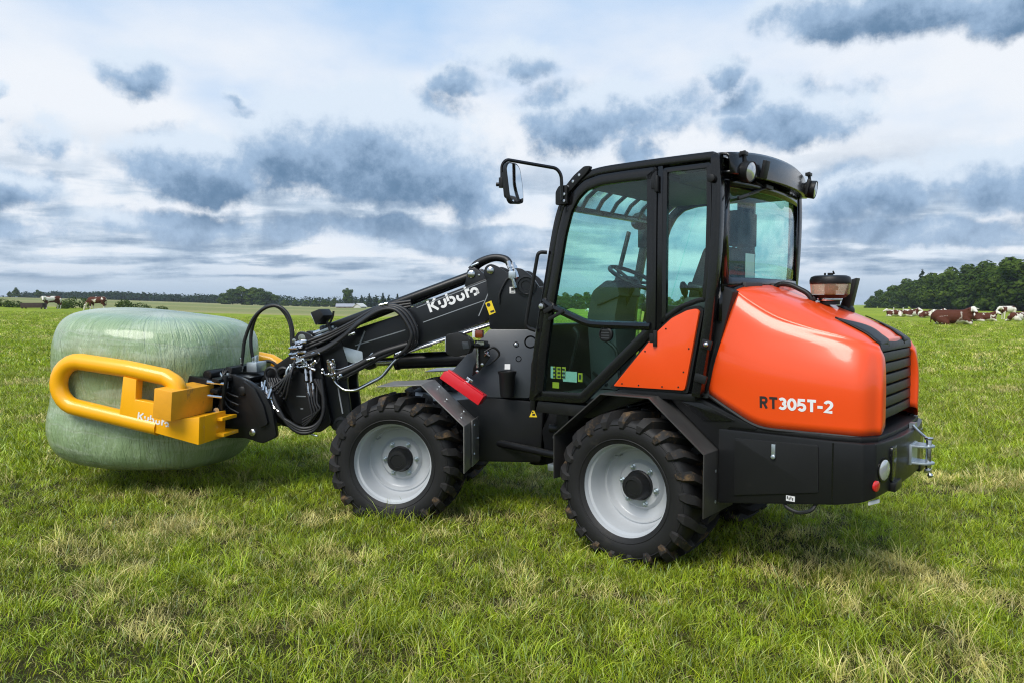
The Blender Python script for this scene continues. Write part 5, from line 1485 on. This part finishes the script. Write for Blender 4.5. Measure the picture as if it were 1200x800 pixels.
def wrap_mat():
    m, t, b = principled('pale_green_stretch_film')
    tc = t.node('ShaderNodeTexCoord').outputs['Object']
    x, y, z = t.xyz(tc)
    ang = t.m('ARCTAN2', y, x)
    cyl = t.vec(t.mul(ang, 3.0), z, t.m('SQRT', t.add(t.mul(x, x), t.mul(y, y))))
    # slanting pleats of the stretched film, finer wrinkles and overlapping bands
    dist = t.noise(cyl, 1.6, 4.0, .6)
    pl1 = t.noise(t.vmap(t.vec(t.add(t.mul(ang, 3.0), t.add(t.mul(z, .8), t.mul(dist, .55))), z, 0.0), (10.0, .40, 1.0)), 1.5, 3.0, .5)
    pl2 = t.noise(t.vmap(t.vec(t.sub(t.mul(ang, 3.0), t.mul(z, 1.3)), z, 0.0), (30.0, 1.2, 1.0)), 1.5, 4.0, .65)
    rgd = t.m('ABSOLUTE', t.sub(t.noise(t.vmap(cyl, (1.3, 2.4, 1)), 1.3, 4.0, .55, .3), .5))
    band = t.noise(t.vmap(cyl, (.35, 9.0, 1)), 1.0, 3.0, .5)
    hel = t.m('FRACT', t.add(t.add(t.mul(z, 4.3), t.mul(ang, .12)), t.mul(t.sub(dist, .5), .35)))
    lip = t.mul(t.step(hel, 0.0, .02), t.step(hel, .09, .03))
    c = t.mix(t.add(t.mul(pl1, .5), t.mul(dist, .5)), (.175, .275, .115), (.39, .50, .29))
    c = t.mix(t.mul(t.step(band, .52, .66), .45), c, (.52, .59, .44))
    c = t.mix(t.mul(t.step(rgd, .02, .0), .25), c, (.55, .62, .52))
    c = t.mix(t.mul(t.step(dist, .60, .80), .5), c, (.13, .20, .085))
    c = t.mix(t.mul(lip, .30), c, (.60, .66, .53))
    t.put(b.inputs['Base Color'], c)
    t.put(b.inputs['Roughness'], t.add(.17, t.mul(pl2, .25)))
    b.inputs['Specular IOR Level'].default_value = .5
    b.inputs['Coat Weight'].default_value = .6
    b.inputs['Coat Roughness'].default_value = .15
    h = t.add(t.add(t.mul(pl1, .9), t.mul(pl2, .25)), t.add(t.mul(band, .5), t.mul(t.step(hel, 0.0, .10), .14)))
    h = t.add(h, t.mul(t.noise(t.vmap(cyl, (1.0, 1.6, 1)), 3.2, 4.0, .6), 1.1))
    t.l.new(t.bump(h, .85, .024), b.inputs['Normal'])
    return m
def bale_mesh():
    m = MB()
    NA, NZ = 120, 56
    a_, b_, h_ = .735, .765, .575
    rows = []
    for i in range(NZ + 1):
        th = -math.pi / 2 + math.pi * i / NZ
        e = .40
        cz = math.copysign(abs(math.sin(th)) ** .52, math.sin(th)); cr = abs(math.cos(th)) ** .24
        row = []
        for k in range(NA + 1):
            p = 2 * math.pi * (k % NA) / NA
            ce, se = math.cos(p), math.sin(p)
            ex = .86
            x = a_ * math.copysign(abs(ce) ** ex, ce) * cr
            y = b_ * math.copysign(abs(se) ** ex, se) * cr
            z = h_ * cz
            n0 = noise.noise((x * 1.5, y * 1.5, z * 1.5 + 4)); n1 = noise.noise((x * 4, y * 4, z * 4))
            f = 1 + .034 * n0 + .016 * n1 + .006 * noise.noise((x * 9, y * 9, z * 5))
            # squeezed by the arms at mid height
            zz = z + .02
            pinch = math.exp(-(zz / .26) ** 2) * (abs(se) ** 2)
            f -= .065 * pinch
            f -= .018 * math.exp(-((zz + .02) / .16) ** 2)
            # folds running away from the squeeze
            f += (.007 * math.sin(p * 40 + 5 * n0) + .006 * math.sin(p * 23 - 9 * n0 + z * 3)) * math.exp(-((zz) / .34) ** 2) * abs(se)
            z2 = z * (1 + .035 * n0) + .035 * (1 - (math.hypot(x, y) / .76) ** 2) * (1 if z > 0 else .2)
            row.append((x * f, y * f, z2))
        rows.append(row)
    m.grid(rows)
    return m.mesh('bale', wrap_mat(), smooth=70)
bale = link('wrapped_bale', bale_mesh())
bale.matrix_world = FMW @ Matrix.Translation((2.225, 0, .825)) @ Matrix.Rotation(-R(5), 4, 'Y')
tag(bale, 'pale green plastic wrapped round bale held in the yellow gripper', 'bale')

# ------------------------------------------------------------------ trees, cows and things in the distance
def leaf_mat(name, a, b_, c):
    m, t, b = principled(name)
    t.n.remove(b)
    out = [n for n in t.n if n.type == 'OUTPUT_MATERIAL'][0]
    att = t.node('ShaderNodeAttribute'); att.attribute_name = 'tone'
    rnd = t.node('ShaderNodeObjectInfo').outputs['Random']
    col = t.mix(att.outputs['Fac'], a, b_)
    col = t.mix(t.mul(rnd, .6), col, c)
    df = t.node('ShaderNodeBsdfDiffuse'); t.l.new(col, df.inputs[0])
    tl = t.node('ShaderNodeBsdfTranslucent'); t.l.new(col, tl.inputs[0])
    mx = t.node('ShaderNodeMixShader'); mx.inputs[0].default_value = .3
    t.l.new(df.outputs[0], mx.inputs[1]); t.l.new(tl.outputs[0], mx.inputs[2]); t.l.new(mx.outputs[0], out.inputs['Surface'])
    return m
LEAF = leaf_mat('broadleaf_foliage', (.030, .062, .010), (.125, .180, .026), (.050, .085, .020))
NEEDLE = leaf_mat('conifer_foliage', (.016, .036, .016), (.040, .070, .028), (.024, .045, .020))
WEED = leaf_mat('weed_foliage', (.045, .075, .018), (.12, .16, .045), (.07, .10, .03))
bark = mat('bark', (.07, .055, .04), .85, spec=.2, var=.35, vscale=5, bump=.5, bscale=12, bdist=.03)

def leaves(lobes, n, size, seed, mtl, name):
    """leaf clumps through the volume of overlapping lobes (cx,cy,cz,rx,ry,rz)"""
    r = random.Random(seed)
    vs, fs, tone = [], [], []
    vol = [l[3] * l[4] * l[5] for l in lobes]
    for i in range(n):
        l = r.choices(lobes, [v ** .7 for v in vol])[0]
        while True:
            p = Vector((r.uniform(-1, 1), r.uniform(-1, 1), r.uniform(-1, 1)))
            if .02 < p.length < 1: break
        p = p.normalized() * (p.length ** .45)          # denser towards the skin
        p *= 1 + .16 * noise.noise(p * 3.1 + Vector((l[0], l[1], l[2])))
        c = Vector((l[0] + p.x * l[3], l[1] + p.y * l[4], l[2] + p.z * l[5]))
        s = size * r.uniform(.55, 1.4)
        nrm = (p + Vector((r.uniform(-1, 1), r.uniform(-1, 1), r.uniform(-.3, 1.2))) * .8).normalized()
        u = nrm.orthogonal().normalized(); w = nrm.cross(u)
        a = r.uniform(0, 6.283); u, w = u * math.cos(a) + w * math.sin(a), w * math.cos(a) - u * math.sin(a)
        o = len(vs)
        vs += [tuple(c - u * s), tuple(c + w * s * .55 + u * s * .1), tuple(c + u * s), tuple(c - w * s * .55 - u * s * .1)]
        fs.append((o, o + 1, o + 2, o + 3))
        tn = max(0, min(1, .42 + .9 * noise.noise(c * .42) + r.uniform(-.25, .25)))
        tone += [tn] * 4
    me = bpy.data.meshes.new(name)
    me.from_pydata(vs, [], fs)
    at = me.attributes.new('tone', 'FLOAT', 'POINT'); at.data.foreach_set('value', tone)
    me.materials.append(mtl)
    return me
def broadleaf(seed, H=12.0, W=4.6, n=3600, base=.0):
    r = random.Random(seed)
    lobes = [(0, 0, H * .52, W * .72, W * .72, H * .36)]
    for k in range(13):
        a = r.uniform(0, 6.283); q = r.uniform(.35, .8) * W
        z = r.uniform(.16, .86) * H
        sh = 1 - .55 * abs(z / H - .45)
        rr = r.uniform(.26, .42) * W * sh
        lobes.append((q * sh * math.cos(a), q * sh * math.sin(a), z, rr * 1.1, rr * 1.1, rr * .85))
    lobes.append((r.uniform(-.2, .2) * W, r.uniform(-.2, .2) * W, H * .88, W * .3, W * .3, H * .12))
    crown = leaves(lobes, n, .42, seed, LEAF, 'crown')
    m = MB(); m.tube([(0, 0, -.3), (.05, .03, H * .2), (0, .1, H * .5), (.1, 0, H * .78)], [.34, .27, .18, .06], 8)
    for k in range(6):
        a = r.uniform(0, 6.283); z = H * r.uniform(.2, .5)
        m.tube([(0, 0, z), (W * .3 * math.cos(a), W * .3 * math.sin(a), z + H * .12), (W * .62 * math.cos(a), W * .62 * math.sin(a), z + H * .2)], [.14, .08, .03], 6)
    return m.mesh('trunk', bark), crown
def conifer(seed, H=12.0, W=2.6, n=2200):
    r = random.Random(seed)
    lobes = []
    for k in range(16):
        z = H * (.08 + .9 * k / 16); w = W * (1 - k / 16.5) * r.uniform(.75, 1.1)
        for q in range(3):
            a = r.uniform(0, 6.283)
            lobes.append((w * .4 * math.cos(a), w * .4 * math.sin(a), z, w * .62, w * .62, H * .045))
    crown = leaves(lobes, n, .34, seed, NEEDLE, 'crown')
    m = MB(); m.tube([(0, 0, -.3), (0, 0, H * .5), (0, 0, H * .98)], [.22, .13, .02], 8)
    return m.mesh('trunk', bark), crown
BL = [broadleaf(s, n=4200) for s in (3, 8, 15, 22, 41)]
CF = [conifer(s) for s in (5, 9)]
ORD = 'first second third fourth fifth sixth seventh eighth ninth tenth eleventh twelfth thirteenth fourteenth fifteenth sixteenth seventeenth'.split()
def tree(kind, i, x, y, sc, rz, label, group, sq=1.0, name='broadleaf_tree', sink=.05):
    tk, cr = (BL if kind == 'b' else CF)[i % (5 if kind == 'b' else 2)]
    e = empty(name, Matrix.Translation((x, y, height(x, y) - sink)) @ Matrix.Rotation(rz, 4, 'Z') @ Matrix.Diagonal((sc * sq, sc * sq, sc, 1)))
    tag(e, label, 'tree', group)
    link('trunk', tk, e); link('crown', cr, e)
    return e
def at(px, Y): return (px - 600) / 880.0 * Y
r2 = random.Random(12)
# the wood on the right, receding to the left
WOOD = 'trees at the edge of the wood on the right'
row = [(1240, 150, 1.02), (1222, 158, .98), (1206, 165, 1.0), (1192, 163, 1.05), (1176, 172, 1.06), (1162, 180, 1.0), (1148, 186, 1.04), (1134, 196, .98), (1120, 206, 1.0), (1107, 218, .98), (1094, 230, 1.0), (1081, 244, .95), (1069, 258, .92), (1056, 272, .88), (1044, 290, .82), (1032, 306, .74), (1021, 318, .55)]
BACKROW = False
for k, (px, Y, sc) in enumerate(row):
    tree('b', k, at(px, Y), Y, sc * 1.0, r2.uniform(0, 6), ('leafy tree at the edge of the wood, %s from the right end' % ORD[k]) if not BACKROW else ('tree crown behind the wood edge, %s from the right end' % ORD[k]), WOOD, r2.uniform(1.1, 1.35), sink=1.3)
BACKROW = True
for k, (px, Y, sc) in enumerate([(1236, 176, 1.12), (1212, 182, 1.1), (1185, 190, 1.12), (1160, 205, 1.12), (1135, 222, 1.12), (1112, 240, 1.12), (1090, 262, 1.05), (1062, 292, .98)]):
    tree('b', k + 2, at(px, Y), Y, sc * 1.1, r2.uniform(0, 6), ('leafy tree at the edge of the wood, %s from the right end' % ORD[k]) if not BACKROW else ('tree crown behind the wood edge, %s from the right end' % ORD[k]), WOOD, r2.uniform(1.1, 1.35), sink=1.3)
tree('c', 0, at(1079, 268), 268, 1.22, .3, 'dark conifer tip rising above the wood on the right', None, 1.3, 'conifer_tree')
# distant trees on the left: a dense clump, conifers, two lone trees
for k, (px, Y, sc) in enumerate([(264, 420, .56), (273, 415, .74), (284, 420, .86), (296, 418, .82), (307, 416, .80), (317, 420, .68)]):
    tree('b', k, at(px, Y), Y, sc * 1.12, r2.uniform(0, 6), 'tree in the dense clump on the left horizon, %s from its left' % ORD[k], 'trees in the distant clump', 1.7, sink=1.2)
for k, (px, Y, sc) in enumerate([(335, 470, .42), (347, 480, .40), (359, 470, .44), (370, 460, .46), (381, 470, .45), (392, 455, .48), (424, 450, .44), (444, 440, .45), (476, 440, .4), (500, 440, .45), (525, 440, .42), (552, 430, .45)]):
    tree('b', k + 1, at(px, Y), Y, sc * (1.0 + .15 * r2.random()), r2.uniform(0, 6), 'tree in the low distant row, %s from the dense clump' % ORD[k], 'trees in the low distant row', 1.6, sink=1.2)
tree('b', 3, at(408, 400), 400, .86, 1.0, 'tall rounded distant tree beside the pale roofs', None, .9)
for k, (px, Y, sc) in enumerate([(424, 420, .66), (433, 415, .72), (441, 420, .68), (449, 410, .74), (456, 415, .68), (466, 410, .7)]):
    tree('c', k, at(px, Y), Y, sc, r2.uniform(0, 6), 'pointed distant conifer, %s right of the pale roofs' % ORD[k], 'distant conifers', 1.7, 'conifer_tree', sink=.8)
tree('b', 4, at(20, 460), 460, .55, .4, 'lone round tree on the far left horizon, the larger of two', None, 1.0)
tree('b', 2, at(12, 465), 465, .36, 1.4, 'small bush-like tree left of the lone round tree on the horizon', None, 1.0)
tree('b', 0, at(46, 470), 470, .45, 2.2, 'lone small tree on the left horizon above the cow', None, 1.1)
# trees seen through the cab glass
for k, (px, Y, sc) in enumerate([(640, 250, .45), (652, 240, .55), (664, 235, .62), (676, 240, .6), (688, 236, .64), (700, 240, .62), (712, 245, .6), (724, 240, .62), (738, 250, .58), (752, 250, .6), (768, 255, .55), (784, 250, .5), (800, 255, .52), (816, 250, .5)]):
    tree('b', k, at(px, Y), Y, sc * .84, r2.uniform(0, 6), 'tree seen through the cab glass, %s from the left' % ORD[k], 'trees seen through the cab', 1.4, sink=1.0)
# far woods that read as one dark mass along the horizon
def far_wood(name, spans, Y, h0, h1, label, seed, n=7000):
    r = random.Random(seed)
    lobes = []
    for (a, b_) in spans:
        p = a
        while p < b_:
            x = at(p, Y); hh = r.uniform(h0, h1)
            lobes.append((x, Y + r.uniform(-8, 8), height(x, Y) + hh * .45, r.uniform(5, 9), 6, hh * .62))
            p += r.uniform(2, 5)
    o = link(name, leaves(lobes, n, .95, seed, NEEDLE, name))
    tag(o, label, 'woodland', None, 'stuff')
    return o
far_wood('far_woodland', [(34, 130)], 620, 4.5, 6.8, 'low dark woodland along the far left horizon', 3)
far_wood('far_woodland', [(118, 258)], 560, 4.2, 6.2, 'thin dark woodland line right of the grazing cow', 4)
far_wood('far_woodland', [(322, 640)], 620, 4.5, 8.0, 'hazy low woodland behind the distant row of trees', 5, 12000)
far_wood('far_woodland', [(-60, 36)], 700, 2.5, 4.0, 'low hedge line at the far left edge of the fields', 6, 1400)
# ---- cows ----------------------------------------------------------------
def coat_mat():
    m, t, b = principled('red_pied_coat')
    tc = t.node('ShaderNodeTexCoord').outputs['Object']
    rnd = t.node('ShaderNodeObjectInfo').outputs['Random']
    off = t.vec(t.mul(rnd, 17.0), t.mul(rnd, 9.0), t.mul(rnd, 5.0))
    va = t.node('ShaderNodeVectorMath', operation='ADD'); t.l.new(tc, va.inputs[0]); t.l.new(off, va.inputs[1])
    n_ = t.noise(va.outputs[0], 1.55, 3.0, .5, .4)
    att = t.node('ShaderNodeAttribute'); att.attribute_name = 'white'
    oc = t.node('ShaderNodeObjectInfo').outputs['Color']
    wl = t.xyz(oc)[0]
    f = t.step(t.add(t.add(n_, t.mul(t.sub(wl, .5), .5)), t.mul(att.outputs['Fac'], .8)), .50, .56)
    fur = t.noise(tc, 30.0, 3.0, .6)
    brown = t.mix(fur, (.052, .015, .008), (.115, .034, .016))
    white = t.mix(fur, (.55, .50, .42), (.78, .74, .66))
    t.put(b.inputs['Base Color'], t.mix(f, brown, white))
    b.inputs['Roughness'].default_value = .75
    b.inputs['Specular IOR Level'].default_value = .2
    return m
COAT = coat_mat()
def blob_mesh(caps, vox, name, whitef):
    """tapered capsules fused into one skin"""
    bm = bmesh.new()
    for (a, ra, b_, rb) in caps:
        a, b_ = Vector(a), Vector(b_)
        k = max(2, int((b_ - a).length / (min(ra, rb) * .6)) + 1)
        for i in range(k + 1):
            f = i / k
            bmesh.ops.create_icosphere(bm, subdivisions=2, radius=ra + (rb - ra) * f, matrix=Matrix.Translation(a.lerp(b_, f)))
    me = bpy.data.meshes.new(name + '_raw'); bm.to_mesh(me); bm.free()
    o = bpy.data.objects.new(name + '_raw', me); COL.objects.link(o)
    md = o.modifiers.new('r', 'REMESH'); md.mode = 'VOXEL'; md.voxel_size = vox
    s_ = o.modifiers.new('s', 'SMOOTH'); s_.iterations = 4; s_.factor = .5
    dg = bpy.context.evaluated_depsgraph_get(); dg.update()
    out = bpy.data.meshes.new_from_object(o.evaluated_get(dg))
    out.name = name
    bpy.data.objects.remove(o); bpy.data.meshes.remove(me)
    at_ = out.attributes.new('white', 'FLOAT', 'POINT')
    at_.data.foreach_set('value', [whitef(v.co) for v in out.vertices])
    out.materials.clear(); out.materials.append(COAT)
    out.shade_smooth()
    return out
def head_caps(p, d, up=(0, 0, 1)):
    """head from poll p pointing along d"""
    p, d, up = Vector(p), Vector(d).normalized(), Vector(up)
    s = d.cross(up).normalized()
    return [(p, .125, p + d * .20, .115), (p + d * .20, .11, p + d * .42, .085), (p + d * .40, .085, p + d * .47, .085),
            (p + s * .10 + d * .02, .05, p + s * .27 + d * .03 - up * .02, .035), (p - s * .10 + d * .02, .05, p - s * .27 + d * .03 - up * .02, .035)]
def body_stand():
    return [((-.72, 0, 1.10), .28, (-.30, 0, 1.04), .34), ((-.30, 0, 1.04), .35, (.30, 0, 1.02), .36), ((.30, 0, 1.02), .36, (.66, 0, 1.06), .29), ((-.74, 0, 1.20), .20, (.62, 0, 1.22), .17),
            ((-.78, .17, 1.02), .21, (-.72, .18, .70), .13), ((-.78, -.17, 1.02), .21, (-.72, -.18, .70), .13),
            ((-.74, .18, .72), .12, (-.86, .18, .48), .075), ((-.86, .18, .48), .072, (-.80, .18, .07), .05), ((-.80, .18, .06), .055, (-.75, .18, .05), .06),
            ((-.70, -.18, .72), .12, (-.78, -.18, .48), .075), ((-.78, -.18, .48), .072, (-.70, -.18, .07), .05), ((-.70, -.18, .06), .055, (-.65, -.18, .05), .06),
            ((.55, .18, .92), .17, (.56, .18, .55), .09), ((.56, .18, .55), .078, (.58, .18, .07), .05), ((.58, .18, .06), .055, (.62, .18, .05), .06),
            ((.52, -.18, .92), .17, (.48, -.18, .55), .09), ((.48, -.18, .55), .078, (.46, -.18, .07), .05), ((.46, -.18, .06), .055, (.50, -.18, .05), .06),
            ((-.99, 0, 1.22), .05, (-1.04, 0, .85), .032), ((-1.04, 0, .85), .03, (-1.03, 0, .50), .045), ((-.45, 0, .78), .15, (-.55, 0, .74), .14)]
stand = body_stand() + [((.62, 0, 1.10), .27, (.95, 0, 1.20), .18)] + head_caps((1.02, 0, 1.25), (.75, 0, -.60))
turned = body_stand() + [((.62, 0, 1.10), .27, (.90, .14, 1.20), .18)] + head_caps((.94, .22, 1.26), (.35, .65, -.60))
graze = body_stand() + [((.62, 0, 1.06), .25, (1.02, 0, .78), .16), ((1.02, 0, .78), .16, (1.18, 0, .52), .13)] + head_caps((1.20, 0, .50), (.30, 0, -.95), (1, 0, .3))
lie = [((-.75, 0, .50), .33, (-.25, .02, .46), .40), ((-.25, .02, .46), .40, (.35, 0, .46), .39), ((.35, 0, .46), .38, (.68, 0, .52), .29), ((-.75, 0, .66), .20, (.62, 0, .68), .18),
       ((-.72, .22, .36), .26, (-.45, .46, .20), .17), ((-.45, .46, .20), .14, (-.80, .62, .10), .07), ((-.80, .62, .10), .07, (-.45, .68, .07), .05), ((-.6, -.25, .3), .25, (-.3, -.40, .15), .14),
       ((.55, .20, .36), .19, (.86, .30, .16), .10), ((.86, .30, .16), .09, (.50, .36, .08), .055), ((.55, -.20, .36), .19, (.80, -.28, .14), .10), ((-1.05, 0, .55), .05, (-1.08, .15, .15), .035)]
lie1 = lie + [((.60, .0, .64), .27, (.86, -.10, .84), .19)] + head_caps((.92, -.15, .93), (.25, -.80, -.45))
lie2 = lie + [((.60, .0, .64), .27, (.88, 0, .82), .19)] + head_caps((.95, 0, .90), (.85, .1, -.5))
def wf_head(cx, cz, belly=.30):
    def f(c):
        h = 1.0 if (c.x > cx and c.z > cz) else 0.0
        return max(h, .22 * smoothstep(belly, belly - .22, c.z))
    return f
COWS = {'stand': blob_mesh(stand, .035, 'cow_body', lambda c: 1.0 if c.x > .98 else .45 * smoothstep(.55, .30, c.z)),
        'turned': blob_mesh(turned, .035, 'cow_body', lambda c: 1.0 if (c.y > .17 and c.x > .75 and c.z > .9) or c.x > .98 else .45 * smoothstep(.55, .30, c.z)),
        'graze': blob_mesh(graze, .035, 'cow_body', lambda c: 1.0 if (c.x > .98 and c.z < .62) else .45 * smoothstep(.55, .30, c.z)),
        'lie1': blob_mesh(lie1, .035, 'cow_body', wf_head(.80, .76, .34)), 'lie2': blob_mesh(lie2, .035, 'cow_body', wf_head(.86, .72, .34))}
def cow(kind, px, Y, rz, label, white=.35, sc=1.0):
    x = at(px, Y)
    o = link('cow', COWS[kind])
    o.matrix_world = Matrix.Translation((x, Y, height(x, Y) + .0)) @ Matrix.Rotation(R(rz), 4, 'Z') @ Matrix.Scale(sc, 4)
    o.color = (white, white, white, 1)
    tag(o, label, 'cow', 'red and white cows in the pasture')
    return o
# 0 deg faces right in the picture, 180 left, -90 towards the camera
cow('lie1', 1117, 43, -28, 'large brown cow with white face lying nearest at the right', .28, 1.05)
cow('stand', 1180, 74, 196, 'mostly white cow standing side-on at the right edge', .72, .95)
cow('lie2', 1193, 66, 20, 'white and brown cow lying at the right edge, in front of the standing cow', .58, .95)
cow('lie2', 1048, 92, 176, 'brown headed cow lying farthest left in the resting herd', .48, 1.0)
cow('lie1', 1067, 88, 14, 'pale cow lying second from the left in the resting herd', .56, 1.05)
cow('lie1', 1086, 84, -60, 'brown cow with white face lying behind the tail of the large brown cow', .52, .95)
cow('lie2', 1097, 96, -20, 'pale cow lying behind the back of the large brown cow', .48, .95)
cow('lie1', 1154, 64, -10, 'brown and white cow lying just right of the large brown cow', .44, .95)
cow('turned', 61, 84, 238, 'cow with white head standing beside the trough on the left', .50, 1.06)
cow('graze', 114, 83, 178, 'brown and white cow grazing behind the wrapped bale', .46, 1.08)
cow('lie1', 697, 95, 200, 'white cow seen through the cab window', .85, 1.0)
# ---- trough, fence posts, weeds, houses ------------------------------------
tx, ty = at(40, 82), 82
te = empty('water_trough', Matrix.Translation((tx, ty, height(tx, ty))) @ Matrix.Rotation(R(4), 4, 'Z'))
tag(te, 'dark brown water trough beside the standing cow on the left', 'trough')
dk = mat('weathered_brown', (.055, .040, .036), .8, spec=.2, var=.4, vscale=3, dirt=(.14, .08, .06), dirt_amt=.6)
m = MB(); m.ring([(-1.15, -.45), (1.15, -.45), (1.15, .45), (-1.15, .45)], [(-1.08, -.38), (1.08, -.38), (1.08, .38), (-1.08, .38)], .12, .66, 'z'); m.build('wall', dk, te, .02)
m = MB(); m.box((0, 0, .16), (2.2, .8, .05)); m.build('base', dk, te)
for sx in (-1, 1):
    for sy in (-1, 1):
        m = MB(); m.box((sx * 1.0, sy * .34, .06), (.12, .12, .24)); m.build('leg', dk, te)
for k, (px, Y) in enumerate(((1047, 108), (1058, 108.5))):
    m = MB(); x = at(px, Y); m.lathe([(.055, -.1), (.055, 1.02), (.03, 1.06), (.0005, 1.065)], (0, 0, 0), (0, 0, 1), 8)
    o = m.build('fence_post', mat('pale_post', (.55, .55, .48), .7, var=.2)); o.location = (x, Y, height(x, Y))
    tag(o, ('pale fence post above the herd, the left one of two', 'pale fence post above the herd, the right one of two')[k], 'fence post', 'fence posts at the wood')
WB = [leaves([(0, 0, .45, .9, .6, .5), (.6, .1, .35, .6, .5, .4), (-.6, 0, .4, .5, .5, .45)], 420, .10, s, WEED, 'foliage') for s in (1, 2, 3)]
for k, (px, Y, sc, lb) in enumerate(((4, 88, 1.1, 'weed clump at the left edge of the picture behind the pasture'), (17, 86, 1.0, 'dark weed clump just left of the trough'), (75, 88, .9, 'low weeds right of the standing cow'), (90, 92, 1.55, 'broad leafy bush between the two left cows'), (146, 90, 1.5, 'tall weeds right behind the grazing cow'), (165, 92, 1.1, 'small upright weed clump right of the grazing cow'), (78, 96, 1.0, 'low bush farther back above the standing cow'), (190, 94, .8, 'small weed patch on the field boundary right of the other weeds'))):
    x = at(px, Y)
    o = link('weed_bush', WB[k % 3]); o.matrix_world = Matrix.Translation((x, Y, height(x, Y) - .05)) @ Matrix.Rotation(k * 1.3, 4, 'Z') @ Matrix.Scale(sc, 4)
    tag(o, lb, 'bush', 'weeds along the field boundary')
def house(px, Y, L, D_, wh, rh, rz, wall, roofc, label):
    x = at(px, Y)
    e = empty('house', Matrix.Translation((x, Y, height(x, Y))) @ Matrix.Rotation(R(rz), 4, 'Z'))
    tag(e, label, 'house')
    m = MB(); m.prism([(-D_ / 2, -.2), (D_ / 2, -.2), (D_ / 2, wh), (0, wh + rh), (-D_ / 2, wh)], -L / 2, L / 2, 'x'); m.build('wall', wall, e)
    for s in (1, -1):
        m = MB(); m.prism([(s * (D_ / 2 + .4), wh - .25), (0, wh + rh + .12), (0, wh + rh + .30), (s * (D_ / 2 + .4), wh - .07)], -L / 2 - .3, L / 2 + .3, 'x'); m.build('roof', roofc, e)
    for k in range(3):
        m = MB(); m.box((-L * .3 + k * L * .3, -D_ / 2 - .03, wh * .55), (.7, .06, .4)); m.build('window', black_gloss, e)
plaster = mat('white_plaster', (.52, .52, .50), .8, var=.06, vscale=1)
brickp = mat('pink_brick', (.42, .27, .22), .8, var=.15, vscale=1)
roofg = mat('grey_roof', (.30, .31, .34), .7, var=.15, vscale=1)
house(405, 330, 7.5, 5.0, .7, .9, 8, brickp, roofg, 'low distant house with grey roof and pinkish wall left of the boom')
house(422, 322, 3.4, 4.0, .6, 1.1, 60, plaster, plaster, 'small white distant house beside the grey roof')

# ------------------------------------------------------------------ thin summer haze over the whole field
hz = MB(); hz.box((0, 0, 14), (7400, 7400, 40))
hm_ = bpy.data.materials.new('haze'); hm_.use_nodes = True
_t = NT(hm_.node_tree); _t.n.clear()
_o = _t.node('ShaderNodeOutputMaterial'); _v = _t.node('ShaderNodeVolumePrincipled')
_v.inputs['Color'].default_value = (.80, .88, .98, 1)
_v.inputs['Density'].default_value = .00020
_v.inputs['Anisotropy'].default_value = .2
_t.l.new(_v.outputs[0], _o.inputs['Volume'])
hazeo = link('haze', hz.mesh('haze', hm_, smooth=0))
tag(hazeo, 'thin pale haze over the field', None, None, 'stuff')
